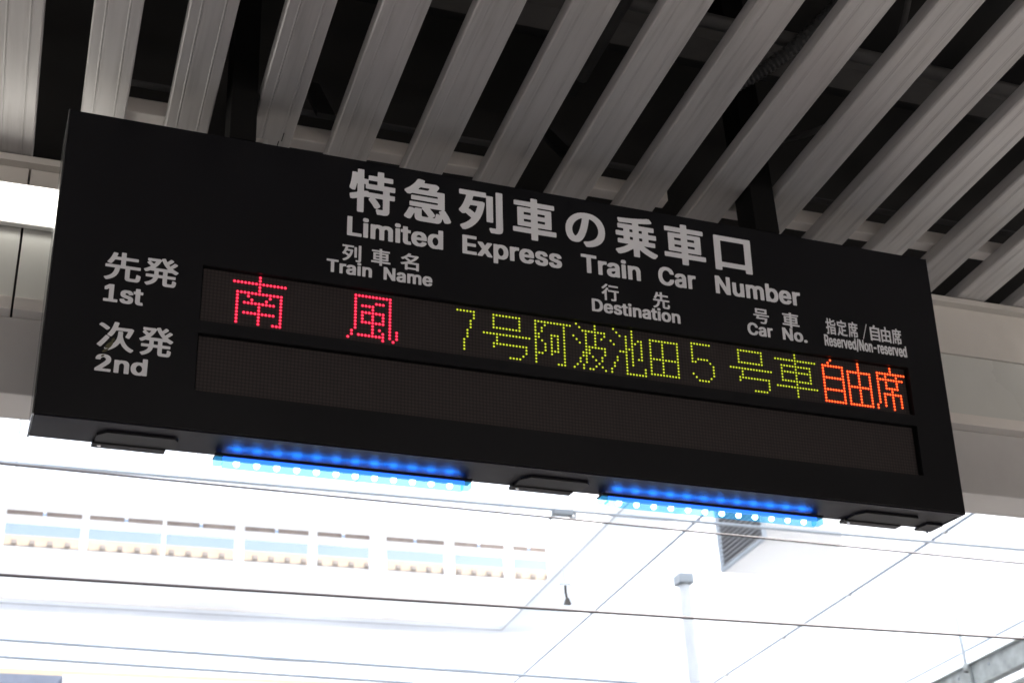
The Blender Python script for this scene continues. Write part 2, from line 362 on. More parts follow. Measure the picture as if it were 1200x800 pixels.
# ------------------------------------------------------------------ edge beam behind the sign
beam = thing('edge_beam', 'cream stepped edge beam running behind the sign under the slat ends', 'beam', FR)
BX0, BX1 = -30, 34
MB().prism([(FY - 0.03, 2.423), (FY + 0.1, 2.423), (FY + 0.1, 2.447), (FY - 0.026, 2.447), (FY - 0.03, 2.443)], BX0, BX1).build('top_lip', M['beam'], beam)
JO = [-12.15, -9.15, -6.15, -3.15, -0.03, 2.87 + 0.6, 6.47, 9.47]
def panels(name, m, y0, y1, z0, z1, gap=0.006):
    xs = [BX0] + JO + [BX1]
    for a, b in zip(xs, xs[1:]): MB().box(a + gap/2, b - gap/2, y0, y1, z0, z1, 0.0015).build(name, m, beam)
panels('upper_panel', M['beam'], FY, FY + 0.06, 2.24, 2.4225)
MB().box(BX0, BX1, FY + 0.062, FY + 0.07, 1.95, 2.42).build('backing', M['joint'], beam)
panels('web_panel', M['web'], FY + 0.008, FY + 0.06, 2.0, 2.2395)
panels('ledge', M['ledge'], FY - 0.030, FY + 0.06, 1.962, 1.9995)
MB().box(BX0, BX1, FY + 0.012, FY + 0.16, 1.74, 1.9615, 0.004).build('lower_panel', M['lowpanel'], beam)

# ------------------------------------------------------------------ strip lamps on the beam
def lamp(x0, x1, lab):
    t = thing('strip_lamp', lab, 'lamp', FR, 'white strip lamps on the beam')
    MB().box(x0, x1, FY - 0.0225, FY - 0.001, 2.228, 2.330, 0.004).build('lamp_body', M['lamp_body'], t)
    MB().box(x0, x1, FY - 0.066, FY - 0.0228, 2.3245, 2.3275).build('added_light_shield', M['lamp_body'], t)  # added flange that keeps the lamp light off the slats
    d = MB()
    d.prism([(FY - 0.023, 2.232), (FY - 0.023, 2.322), (FY - 0.050, 2.318), (FY - 0.060, 2.295), (FY - 0.060, 2.250), (FY - 0.050, 2.236)], x0 + 0.02, x1 - 0.02)
    d.build('diffuser', M['tube'], t)
lamp(-1.06, 0.18, 'lit white strip lamp on the cream beam left of the sign')
lamp(3.33, 4.57, 'lit white strip lamp on the cream beam just outside the right edge of the photo')

# ------------------------------------------------------------------ the departure sign
W_, H_, T_ = 2.5019, 0.8051, 0.157
O_ = Vector((-0.01438521, 3.04197226, 2.28982187))
eu = EX.copy(); tl = 0.080791
ev = Vector((0, math.sin(tl), -math.cos(tl))); ev = (ev - eu*ev.dot(eu)).normalized(); en = eu.cross(ev)
base = O_ + eu*(W_/2) + ev*H_ + en*(T_/2)
SM = Matrix(((eu.x, en.x, -ev.x, base.x), (eu.y, en.y, -ev.y, base.y), (eu.z, en.z, -ev.z, base.z), (0, 0, 0, 1)))
sign = thing('departure_board', 'black hanging train departure board with lit coloured dot letters and white headings', 'sign', SM)
def sx(u): return u - W_/2
def sy(d): return d - T_/2
def sz(v): return H_ - v
# front face plate with two windows cut out, built of strips that butt
U0, U1, VA0, VA1, VB0, VB1 = 0.352, 2.378, 0.3745, 0.5225, 0.5545, 0.7035
fp = MB()
def strip(u0, u1, v0, v1): fp.box(sx(u0), sx(u1), sy(0), sy(0.006), sz(v1), sz(v0))
strip(0.004, W_ - 0.004, 0.004, VA0); strip(0.004, U0, VA0, VB1); strip(U1, W_ - 0.004, VA0, VB1)
strip(U0, U1, VA1, VB0); strip(0.004, W_ - 0.004, VB1, H_ - 0.004)
fp.build('face_plate', M['sign'], sign)
MB().box(sx(0.005), sx(W_ - 0.005), sy(0.0305), sy(T_ - 0.004), sz(H_ - 0.003), sz(0.003)).build('cabinet', M['case'], sign)
bz = MB()
for (va, vb) in ((VA0, VA1), (VB0, VB1)):
    bz.box(sx(U0 - 0.004), sx(U0), sy(0.0062), sy(0.020), sz(vb + 0.004), sz(va - 0.004)); bz.box(sx(U1), sx(U1 + 0.004), sy(0.0062), sy(0.020), sz(vb + 0.004), sz(va - 0.004))
    bz.box(sx(U0), sx(U1), sy(0.0062), sy(0.020), sz(va), sz(va - 0.004)); bz.box(sx(U0), sx(U1), sy(0.0062), sy(0.020), sz(vb + 0.004), sz(vb))
bz.build('bezel', M['bezel'], sign)
# outer trim: top, sides, bottom frame
MB().box(sx(0), sx(0.0045), sy(0.002), sy(T_), sz(H_ - 0.0005), sz(0.0005), 0.0015).build('side_cover', M['trim'], sign)
MB().box(sx(W_ - 0.0045), sx(W_), sy(0.002), sy(T_), sz(H_ - 0.0005), sz(0.0005), 0.0015).build('side_cover', M['case'], sign)
MB().box(sx(0.005), sx(W_ - 0.005), sy(0.0065), sy(0.030), sz(0.004), sz(0.0005)).build('top_rail', M['case'], sign)
MB().box(sx(0.005), sx(W_ - 0.005), sy(0.0065), sy(0.0300), sz(H_ - 0.0005), sz(H_ - 0.0038)).build('bottom_rail', M['case'], sign)
MB().box(sx(W_ - 0.06), sx(W_ - 0.006), sy(0.100), sy(T_ + 0.004), sz(H_ + 0.004), sz(H_ - 0.0025)).build('corner_cover', M['case'], sign)
MB().tube([(sx(W_ - 0.022), sy(T_ - 0.002), sz(H_ + 0.005)), (sx(W_ - 0.022), sy(T_ - 0.002), sz(H_ + 0.010))], 0.0025, 8).build('corner_screw', M['latch'], sign)
# three latches under the sign
for (u0, u1) in ((0.150, 0.335), (1.200, 1.385), (2.195, 2.395)):
    lb = MB()
    lb.prism([(sx(u0) + 0.02, sy(0.060)), (sx(u1) - 0.01, sy(0.060)), (sx(u1), sy(0.075)), (sx(u1), sy(0.128)), (sx(u0), sy(0.128)), (sx(u0), sy(0.085))], sz(H_ + 0.004), sz(H_ - 0.0025), 'z')
    L_ = lb.build('latch', M['latch'], sign)
    MB().box(sx(u0) - 0.005, sx(u1) - 0.02, sy(0.1285), sy(0.1595), sz(H_ + 0.0075), sz(H_ - 0.0025), 0.003).build('handle', M['latch'], L_)
    MB().dome((sx(u0) + 0.012, sy(0.140), sz(H_ + 0.0073)), (0, -0.3, -1), 0.005, 0.003).build('screw', M['screw'], L_)

# dot matrix screens
PX = 0.009
SU0, SV0 = 0.356, 0.376
def screen(v0):
    o = MB().box(0, 224*PX, 0, 0.004, 0, 16*PX).build('led_screen', M['screen'], sign)
    o.location = (sx(SU0), sy(0.0152), sz(v0 + 16*PX)); return o
scr1 = screen(SV0); scr2 = screen(0.5567)
DOT = {}
def Hs(r, a, b): return {(c, r) for c in range(a, b + 1)}
def Vs(c, a, b): return {(c, r) for r in range(a, b + 1)}
def Ps(*p): return set(p)
minami = Vs(7, 0, 5) | Hs(2, 0, 14) | Hs(5, 1, 13) | Vs(1, 5, 14) | Vs(13, 5, 14) | Hs(14, 11, 13) | Ps((4, 6), (5, 7), (10, 6), (9, 7)) | Hs(8, 3, 11) | Vs(7, 8, 14) | Hs(11, 3, 11)
kaze = Hs(1, 2, 12) | Vs(2, 1, 11) | Ps((1, 12), (1, 13), (0, 14)) | Vs(12, 1, 13) | Ps((13, 14), (14, 13), (14, 12), (14, 11)) | Hs(4, 4, 7) | Hs(3, 8, 10) | Vs(7, 4, 13) | Hs(6, 4, 10) | Vs(4, 6, 9) | Vs(10, 6, 9) | Hs(9, 4, 10) | Hs(13, 3, 10) | Ps((9, 11), (10, 12), (10, 14))
seven = Hs(1, 0, 5) | Vs(5, 1, 3) | Vs(4, 4, 6) | Vs(3, 7, 9) | Vs(2, 10, 13)
gou = Hs(1, 3, 11) | Vs(3, 1, 5) | Vs(11, 1, 5) | Hs(5, 3, 11) | Hs(7, 0, 14) | Ps((4, 8), (4, 9), (3, 11)) | Hs(10, 3, 13)
gou_a = gou | Ps((13, 11), (13, 12), (12, 13)) | Hs(14, 8, 11)
gou_b = gou | Vs(13, 10, 13) | Hs(14, 8, 12)
a_ = Hs(1, 0, 11) | Vs(0, 1, 14) | Ps((3, 2), (2, 3), (2, 4), (1, 5), (1, 6), (2, 7), (3, 8), (3, 9), (3, 10), (2, 11), (1, 11)) | Hs(5, 5, 7) | Vs(5, 5, 11) | Vs(7, 5, 10) | Hs(10, 5, 7) | Vs(9, 1, 14) | Hs(14, 7, 9)
wa = Ps((1, 0), (2, 1), (3, 2), (10, 3), (9, 4), (3, 13), (3, 14), (10, 8), (10, 9), (9, 10), (9, 11), (8, 12), (7, 13), (6, 14), (5, 14), (5, 8), (5, 9), (6, 10), (7, 11), (9, 13), (10, 14), (3, 9), (3, 10), (2, 11), (2, 12), (1, 13), (0, 14), (0, 4), (1, 5), (2, 6)) | Hs(2, 3, 10) | Vs(7, 0, 7) | Vs(4, 2, 12) | Hs(7, 4, 10)
ike = Ps((1, 0), (2, 1), (3, 2), (0, 4), (1, 5), (3, 7), (4, 7), (5, 6), (6, 6), (8, 4), (9, 3), (9, 9), (11, 13), (11, 12), (2, 9), (2, 10), (1, 11), (1, 12), (0, 13), (0, 14)) | Vs(7, 0, 11) | Vs(5, 2, 14) | Hs(14, 5, 11) | Vs(10, 3, 9)
ta = Hs(2, 1, 10) | Hs(8, 1, 10) | Hs(13, 1, 10) | Vs(1, 2, 13) | Vs(5, 2, 13) | Vs(10, 2, 13)
five = Hs(1, 0, 6) | Vs(0, 1, 7) | Ps((1, 7), (6, 7), (6, 12), (1, 12), (0, 11)) | Hs(6, 2, 5) | Vs(7, 8, 11) | Hs(13, 2, 5)
kuruma = Vs(7, 0, 14) | Hs(2, 0, 14) | Hs(4, 2, 12) | Vs(2, 4, 9) | Vs(12, 4, 9) | Hs(6, 2, 12) | Hs(9, 2, 12) | Hs(11, 0, 14)
ji = Ps((3, 0), (2, 1)) | Vs(0, 2, 14) | Vs(7, 2, 14) | Hs(2, 0, 7) | Hs(6, 0, 7) | Hs(10, 0, 7) | Hs(14, 0, 7)
yu = Vs(4, 0, 14) | Vs(0, 3, 14) | Vs(8, 3, 14) | Hs(3, 0, 8) | Hs(8, 0, 8) | Hs(14, 0, 8)
seki = Vs(6, 0, 2) | Hs(2, 1, 11) | Vs(1, 2, 12) | Ps((0, 13), (0, 14)) | Hs(4, 1, 10) | Vs(4, 2, 7) | Vs(8, 2, 7) | Hs(7, 4, 8) | Hs(9, 3, 9) | Vs(3, 9, 13) | Vs(9, 9, 13) | Vs(6, 8, 14)
for dots, col, kind in ((minami, 8, 'red'), (kaze, 40, 'red'), (seven, 72, 'yellow'), (gou_a, 80, 'yellow'), (a_, 96, 'yellow'), (wa, 108, 'yellow'), (ike, 120, 'yellow'), (ta, 132, 'yellow'), (five, 147, 'yellow'), (gou_b, 160, 'yellow'), (kuruma, 176, 'yellow'), (ji, 193, 'orange'), (yu, 202, 'orange'), (seki, 212, 'orange')):
    core, rim = {'red': (.0027, .0047), 'yellow': (.0026, .0037), 'orange': (.0027, .0044)}[kind]
    d = MB()
    for c, rr in sorted(dots):
        p = ((c + col + 0.5)*PX, -0.0002, (15.5 - rr)*PX); q = (p[0], -0.0011, p[2])
        d.dome(p, (0, -1, 0), rim, 0.0008, 10, 1); d.dome(q, (0, -1, 0), core, 0.0014, 9, 0)
    o = d.build('lit_character', M['led_' + kind], scr1); o.data.materials.append(M['rim_' + kind])

# printed lettering: outlines of bold letter shapes, a thin raised film on the plate
# outlines of the letter shapes in thousandths of the em: advance, then closed loops of x, y
GLY = {}
GLY['特'] = (1, [[75,751,85,756,118,757,178,745,183,755,184,818,192,831,205,833,278,833,292,831,297,825,300,815,301,642,305,636,312,634,375,633,388,628,393,615,393,545,398,538,408,537,588,537,600,542,603,552,603,618,598,630,588,633,424,635,416,642,414,648,413,708,418,721,428,726,588,727,598,730,603,742,604,818,608,828,615,832,702,833,715,828,720,815,720,738,723,732,728,728,892,727,902,725,908,721,913,708,913,652,911,642,905,636,892,633,735,633,725,630,720,622,720,552,722,544,727,538,942,537,955,532,960,522,960,458,957,448,952,443,938,440,855,440,845,437,841,432,840,365,843,355,855,350,932,350,945,347,953,335,953,275,948,262,938,257,855,257,847,255,842,250,840,-8,832,-42,812,-66,798,-76,782,-82,735,-90,612,-90,602,-85,598,-78,578,-18,578,-2,588,9,695,7,715,11,722,17,723,242,718,254,708,257,542,257,529,255,526,252,530,242,579,188,616,142,639,108,646,92,644,78,628,63,585,35,562,33,552,36,544,42,489,125,426,198,425,208,430,218,469,245,472,253,462,256,388,257,365,268,312,251,303,245,301,238,300,-68,297,-82,289,-88,278,-90,202,-90,188,-85,183,-68,182,201,177,205,168,205,85,178,48,178,42,182,36,192,24,252,26,268,36,278,168,317,178,322,183,332,183,522,182,530,176,535,162,536,154,528,130,415,121,385,115,375,102,370,75,372,28,398,18,412,18,432,35,492,49,558,63,655,70,742], [723,362,723,425,720,435,715,439,372,440,362,445,357,455,357,525,355,533,345,537,315,537,305,534,301,528,300,375,302,365,305,362,315,361,365,373,388,371,402,353,412,350,708,350,718,353]])
GLY['#特'] = (1, [[65,758,72,762,82,763,128,763,162,758,168,760,173,772,174,825,178,835,185,839,299,838,307,832,310,822,310,652,315,643,325,640,392,639,400,642,403,652,404,718,408,728,415,732,578,733,588,736,593,748,594,825,598,835,608,840,712,840,725,835,730,822,730,745,733,738,738,734,902,733,912,732,918,728,923,715,923,648,922,637,915,629,902,627,745,627,735,624,730,615,730,555,733,548,738,544,952,543,965,538,970,528,970,452,965,438,952,433,862,433,855,430,851,425,850,372,855,360,865,357,948,356,961,348,963,335,963,268,958,255,948,250,865,250,857,248,852,243,850,-15,842,-48,822,-73,808,-82,792,-89,742,-97,605,-97,595,-94,588,-85,567,-18,568,5,575,15,585,19,642,13,688,14,705,17,712,25,713,235,708,247,698,250,565,250,555,249,550,245,553,235,589,195,628,146,649,115,656,98,656,78,649,65,595,28,585,24,548,27,535,34,479,118,418,188,413,202,415,216,420,225,439,242,438,248,382,250,358,255,318,243,311,232,310,-75,307,-88,299,-95,288,-97,192,-97,178,-91,173,-75,172,188,168,192,158,192,92,171,38,171,32,175,26,185,14,245,14,272,25,284,158,323,168,328,173,338,173,495,172,515,168,519,162,507,132,382,128,372,122,366,108,363,65,365,18,392,8,405,7,435,25,498,39,565,53,662,60,748], [713,368,713,422,710,428,702,433,358,435,352,439,347,448,345,523,338,529,325,530,315,527,311,522,310,388,312,378,315,375,325,374,352,380,392,380,402,375,412,359,422,357,698,357,708,360], [405,623,403,558,406,548,412,544,578,543,588,546,592,552,593,612,590,622,585,626,415,627,408,627]])
GLY['急'] = (1, [[21,-12,25,5,62,65,114,172,122,182,128,185,165,185,208,166,228,154,232,158,235,179,245,189,332,190,345,187,351,182,353,172,354,35,358,25,365,21,388,17,615,17,635,22,649,35,656,58,660,108,668,121,678,123,698,122,742,103,755,100,762,102,762,112,729,165,728,180,735,188,747,195,785,210,805,213,830,212,845,196,906,98,939,32,950,2,948,-8,938,-18,892,-39,875,-43,844,-42,834,-32,789,65,778,74,774,68,765,12,755,-22,735,-48,718,-62,698,-70,658,-77,352,-77,312,-72,288,-67,272,-58,251,-42,241,-25,234,5,233,112,232,125,228,129,218,117,162,2,128,-52,115,-57,88,-54,32,-27,25,-22], [28,558,35,568,85,601,128,634,192,693,245,758,288,825,302,836,332,836,408,821,414,815,416,805,399,772,399,765,405,761,602,760,632,763,655,761,702,732,707,725,710,715,705,701,652,618,650,612,652,606,665,603,805,603,815,601,822,592,822,244,815,236,805,233,510,232,508,228,510,222,550,182,596,128,616,102,623,85,621,75,615,68,565,34,552,30,528,31,515,41,455,120,412,167,384,192,381,205,383,212,394,225,392,232,138,235,132,239,127,248,127,298,129,312,137,318,148,320,692,320,698,323,703,332,703,362,700,372,688,377,175,377,165,382,160,392,161,448,168,457,182,460,692,460,698,463,703,472,703,502,700,512,688,517,172,517,155,513,122,492,95,490,78,497,57,522,35,540,29,548], [273,608,278,604,288,603,495,604,506,612,522,631,540,658,542,668,538,672,528,673,332,672,320,665,277,618]])
GLY['#急'] = (1, [[955,-18,942,-29,895,-48,835,-49,825,-41,796,25,792,32,785,35,780,28,766,-25,752,-48,728,-68,702,-79,668,-83,342,-83,305,-79,282,-74,265,-67,245,-52,234,-38,224,-5,223,65,222,74,218,77,208,67,155,-35,135,-61,122,-63,82,-62,22,-34,15,-28,10,-18,13,8,52,72,106,182,112,188,122,193,172,192,215,176,222,180,229,192,238,196,353,195,362,190,364,185,363,45,368,32,378,26,398,23,492,23,501,25,504,28,502,38,489,58,446,112,402,160,370,188,370,218,366,225,138,227,122,232,117,245,117,305,118,316,125,324,138,327,678,327,688,330,692,335,692,362,688,367,678,370,162,371,153,378,150,388,150,448,155,462,172,467,678,467,686,468,692,474,693,495,690,505,678,510,182,510,168,508,128,484,82,484,68,490,21,538,17,552,19,568,29,578,116,638,180,698,235,764,278,832,292,842,342,843,418,827,424,822,427,812,425,795,416,775,422,768,592,767,618,770,655,770,665,768,692,752,717,732,720,708,715,694,671,625,669,618,672,612,682,610,815,610,825,607,832,598,833,248,827,225,848,212,916,105,958,15,960,-5], [776,222,772,225,755,227,548,227,535,224,533,218,537,212,608,132,632,95,634,78,631,68,622,58,589,35,586,28,588,25,615,25,628,30,637,38,645,62,651,118,658,127,668,130,702,130,728,120,737,122,735,132,718,162,718,186,728,197,763,212], [296,615,299,612,308,610,482,610,492,614,502,624,521,652,523,662,512,667,345,666,328,656,300,625]])
GLY['列'] = (1, [[108,-95,98,-88,58,-32,55,-25,56,-15,65,-6,145,35,206,78,245,114,285,162,291,175,284,185,249,215,158,282,148,282,132,264,123,258,95,258,42,301,32,312,32,328,79,395,116,465,132,502,169,605,187,672,185,679,175,683,58,683,45,686,39,692,37,702,37,762,39,772,47,778,58,780,558,780,572,777,580,765,580,705,577,692,569,685,328,683,318,681,312,675,286,578,285,572,290,565,448,563,492,567,535,555,545,548,550,538,549,522,526,405,492,295,457,215,409,132,356,65,298,7,215,-55,142,-94,128,-97], [912,830,924,822,927,808,927,18,922,-22,915,-42,905,-56,888,-69,865,-79,812,-87,698,-85,687,-75,667,-18,664,-5,668,5,682,10,792,10,798,13,803,22,805,818,809,825,818,830], [708,147,618,147,609,152,604,162,603,698,606,712,618,720,708,720,718,715,723,705,723,168,721,155], [416,465,405,470,252,468,242,456,204,375,202,365,208,361,232,360,245,355,345,284,355,283,366,298,386,348,406,412,417,455]])
GLY['#列'] = (1, [[95,-101,88,-95,46,-35,43,-22,46,-8,55,0,135,41,179,72,232,117,270,162,274,172,272,179,262,189,165,264,158,267,152,266,138,254,128,250,85,251,32,294,22,307,20,322,22,335,69,402,106,472,122,508,159,612,173,665,172,672,162,677,45,677,32,682,28,688,27,698,27,768,32,781,38,785,48,787,572,787,582,784,589,775,590,735,595,725,712,727,728,722,732,715,733,705,733,162,728,145,715,140,612,140,602,143,595,152,592,675,585,679,568,677,329,675,321,665,300,588,299,578,304,572,438,570,465,573,505,573,545,562,557,552,560,522,552,475,536,398,515,328,502,288,462,198,418,125,358,50,288,-16,218,-66,148,-102,108,-103], [922,836,934,828,937,815,937,12,930,-35,923,-52,909,-68,885,-82,862,-89,818,-93,688,-92,677,-82,655,-19,654,2,658,11,672,17,782,17,788,20,793,28,795,825,802,834,812,837], [402,460,388,463,262,461,251,448,221,382,220,372,225,368,245,366,255,362,341,302,352,301,358,311,372,345,392,405,404,448]])
GLY['車'] = (1, [[947,58,939,52,928,50,555,49,550,45,547,35,546,-78,538,-91,525,-93,442,-93,428,-88,423,-75,423,35,420,45,415,49,52,50,35,55,30,68,30,128,33,138,42,145,408,147,418,150,423,162,422,188,418,194,412,196,148,197,135,202,130,218,130,582,133,595,141,602,152,603,412,604,420,608,423,615,423,635,420,645,408,650,68,651,59,658,57,668,57,725,62,738,68,742,78,743,415,744,420,748,423,755,425,822,432,831,445,833,528,833,541,828,547,815,547,755,550,748,558,744,898,743,915,738,920,725,920,668,917,658,908,651,562,650,550,645,547,635,547,615,550,608,558,604,828,603,839,602,847,595,850,582,850,218,845,202,832,197,558,196,552,194,548,188,547,162,550,152,562,147,938,145,947,138,950,128,950,68], [422,295,423,348,420,355,415,359,262,360,252,357,248,352,247,298,250,292,255,288,408,287,418,290], [729,295,730,348,727,355,722,359,562,360,552,357,548,352,547,298,550,292,555,288,715,287,725,290], [422,452,423,505,420,512,415,516,262,517,252,514,248,508,247,455,250,448,255,444,408,443,418,446], [729,452,730,505,727,512,722,516,562,517,552,514,548,508,547,455,550,448,555,444,715,443,725,446]])
GLY['#車'] = (1, [[957,52,949,45,938,43,565,42,560,38,557,28,556,-85,548,-97,535,-100,432,-100,418,-95,413,-82,413,28,410,38,405,42,42,43,25,48,20,62,20,135,23,145,32,152,398,153,408,156,413,168,412,183,402,190,138,190,125,195,120,212,120,588,123,602,131,608,142,610,402,610,408,613,412,618,413,628,410,638,398,643,58,645,49,652,47,662,47,732,52,745,58,749,68,750,405,751,410,755,413,762,415,828,422,837,435,840,535,840,548,837,556,825,557,762,560,755,568,750,908,750,925,745,930,732,930,662,927,652,918,645,572,643,560,638,557,628,558,618,562,613,568,610,838,610,849,608,857,602,860,588,860,212,855,195,842,190,568,190,558,183,557,168,560,158,572,153,948,152,957,145,960,135,960,65], [412,302,413,342,410,348,405,352,272,353,262,350,258,345,257,305,260,298,265,294,398,293,408,296], [719,302,720,342,717,348,712,352,572,353,562,350,558,345,557,305,560,298,565,294,705,293,715,296], [412,458,413,498,410,505,405,509,272,510,262,507,258,502,257,462,260,455,265,451,398,450,408,453], [719,458,720,498,717,505,712,509,572,510,562,507,558,502,557,462,560,455,565,451,705,450,715,453]])
GLY['の'] = (1, [[78,188,68,232,64,268,63,322,71,388,98,465,135,529,192,593,258,645,332,683,408,705,485,713,545,713,588,709,625,703,685,685,748,652,806,605,852,548,885,482,903,422,910,335,902,258,882,188,852,131,822,94,798,70,746,28,682,-5,612,-29,542,-43,512,-43,502,-39,492,-29,451,38,453,48,461,55,538,67,588,82,632,101,675,127,708,157,739,195,762,239,775,285,783,345,779,388,765,442,746,485,713,532,682,558,638,586,595,602,575,606,568,602,566,595,539,448,520,372,489,275,465,215,439,162,412,118,393,95,362,65,338,48,305,34,278,30,242,30,202,38,178,49,152,68,121,102,94,145], [432,599,415,598,362,576,302,536,265,500,248,479,228,448,208,408,194,365,187,325,187,285,191,255,201,218,218,185,232,168,252,154,262,152,272,154,295,172,329,222,352,272,382,355,409,452,435,588]])
GLY['#の'] = (1, [[68,182,58,225,54,262,53,328,61,395,88,472,125,535,182,600,248,652,322,689,398,712,475,720,552,720,598,716,635,710,692,693,758,658,816,612,862,555,895,488,913,428,920,358,920,328,912,252,892,182,862,125,832,87,808,63,756,22,692,-12,632,-33,555,-49,502,-50,492,-46,482,-35,445,23,440,35,441,52,451,62,528,74,578,88,622,108,665,134,698,163,729,202,752,246,765,292,770,318,769,382,755,435,736,478,703,525,672,552,628,579,592,593,582,593,575,585,549,442,530,365,499,268,475,208,449,155,422,111,398,83,358,47,325,30,288,23,225,24,198,29,172,40,138,64,108,98,84,138], [418,584,408,585,370,568,308,526,274,492,258,472,238,442,218,402,201,348,197,315,197,285,205,245,214,218,238,178,255,165,262,164,272,167,295,192,322,235,349,295,375,372,402,472,422,575]])
GLY['乗'] = (1, [[908,-63,895,-70,862,-69,785,-39,675,18,555,100,548,97,547,88,547,-68,544,-82,538,-87,528,-90,438,-89,432,-85,427,-75,427,92,425,99,418,103,335,45,248,-6,208,-26,108,-66,82,-66,67,-58,19,2,18,12,22,18,35,26,118,55,212,98,302,151,328,172,331,178,328,182,315,183,92,183,82,186,76,192,73,202,73,255,76,265,82,271,95,273,202,274,210,278,213,288,213,345,206,355,52,357,42,359,35,367,33,432,36,442,42,447,55,450,198,450,208,453,213,462,213,515,212,523,206,528,102,530,88,535,83,552,83,602,86,612,94,618,105,620,412,620,424,625,427,635,426,668,422,674,412,677,252,667,188,667,162,663,118,665,108,675,91,732,91,742,95,748,108,753,315,763,545,784,672,801,775,820,802,819,813,812,856,758,859,745,851,735,838,730,755,714,555,689,550,685,547,678,547,632,552,623,562,620,878,620,889,618,897,612,900,602,900,552,895,535,882,530,770,528,765,523,763,515,764,462,768,453,778,450,925,450,938,447,944,442,947,432,945,367,938,359,928,357,770,355,764,345,763,288,766,278,775,274,892,273,905,271,911,265,913,255,913,202,911,192,905,186,895,183,658,183,645,182,642,178,648,168,671,152,755,101,862,51,952,18,959,8,957,-2], [424,352,412,357,348,357,338,354,333,342,333,288,336,278,348,273,412,273,422,276,427,288,427,342], [640,278,643,288,643,342,638,354,628,357,562,357,550,352,547,342,547,288,552,276,562,273,628,273], [424,455,427,465,427,515,422,527,412,530,348,530,336,525,333,515,333,465,338,453,348,450,412,450], [640,455,643,465,643,515,638,527,628,530,562,530,550,525,547,515,547,465,552,453,562,450,628,450]])
GLY['#乗'] = (1, [[918,-69,905,-76,855,-76,805,-59,688,-2,628,34,572,75,562,77,558,74,557,65,557,-75,552,-91,545,-95,535,-97,428,-95,422,-91,417,-82,417,68,415,77,408,80,295,8,225,-29,165,-55,115,-73,72,-73,57,-65,9,-5,7,12,12,25,25,32,108,61,195,101,292,158,300,165,302,172,298,176,288,177,82,177,72,179,66,185,63,195,63,258,65,268,69,275,82,280,192,280,200,285,203,295,203,338,200,345,195,349,42,350,32,353,25,361,23,438,26,448,32,454,45,457,188,457,198,460,203,468,203,512,196,522,92,523,78,529,73,545,73,608,76,618,84,625,95,627,402,627,414,632,417,642,415,663,405,669,175,657,108,658,98,668,81,725,80,745,85,755,98,760,305,770,535,790,662,807,765,826,808,826,823,818,868,762,870,742,861,728,848,723,765,707,565,682,560,678,557,672,557,638,562,630,572,627,888,627,899,625,907,618,910,608,910,545,905,529,892,523,780,522,774,512,774,468,778,460,788,457,935,457,948,454,954,448,957,438,955,361,948,353,938,350,782,349,776,345,774,338,773,295,776,285,785,280,902,280,915,277,921,272,923,262,923,198,921,185,915,179,905,177,685,177,672,175,670,172,672,165,692,151,772,104,872,58,962,25,970,12,967,-8], [414,345,402,350,358,350,348,347,343,335,343,295,346,285,358,280,402,280,412,283,417,295,417,335], [630,345,618,350,572,350,562,347,557,335,557,295,560,285,572,280,618,280,628,283,633,295,633,335], [414,518,402,523,358,523,348,520,343,508,343,472,346,462,358,457,402,457,412,460,417,472,417,508], [630,462,633,472,633,508,628,520,618,523,572,523,560,518,557,508,557,472,562,460,572,457,618,457]])
GLY['口'] = (1, [[875,725,879,718,880,708,880,-42,875,-58,868,-62,858,-63,775,-63,762,-61,754,-48,752,8,748,14,742,16,238,17,228,14,224,8,223,-52,215,-64,202,-67,122,-67,105,-62,101,-55,100,-45,100,708,105,725,112,729,122,730,858,730], [226,625,223,615,223,132,228,120,238,117,738,117,750,122,753,132,753,615,748,627,738,630,238,630]])
GLY['#口'] = (1, [[885,732,889,725,890,715,890,-48,885,-65,878,-69,868,-70,765,-70,752,-67,744,-55,742,2,738,7,732,10,248,10,238,7,234,2,233,-58,225,-71,212,-73,112,-73,95,-68,91,-62,90,-52,90,715,95,731,102,735,112,737,868,737], [236,618,233,608,233,138,238,126,248,123,728,123,740,128,743,138,743,608,738,620,728,623,248,623]])
GLY['名'] = (1, [[848,-85,832,-90,742,-89,731,-78,728,-47,723,-42,715,-40,358,-40,350,-42,345,-47,342,-78,332,-89,234,-88,226,-82,223,-72,222,212,218,215,208,216,108,188,75,187,62,195,27,255,24,265,26,272,38,282,152,311,212,331,318,374,362,398,360,408,346,422,244,502,238,512,235,530,222,526,145,481,132,477,112,477,102,479,95,485,76,508,48,535,44,545,52,558,162,621,205,652,265,701,305,740,342,785,371,825,382,834,395,837,418,835,485,822,498,815,502,808,501,798,468,748,467,742,472,738,738,737,785,740,795,737,816,725,835,712,844,702,846,692,842,682,815,634,778,581,736,532,680,475,628,431,531,362,523,352,528,348,542,347,835,347,845,344,851,338,853,325,853,-68,852,-78], [728,60,730,235,728,243,723,248,358,250,350,248,345,243,343,68,345,60,350,55,715,53,723,55], [668,635,665,638,652,640,375,640,355,629,304,585,297,575,302,571,328,569,339,565,395,526,468,468,482,464,532,498,592,547,646,602,665,625]])
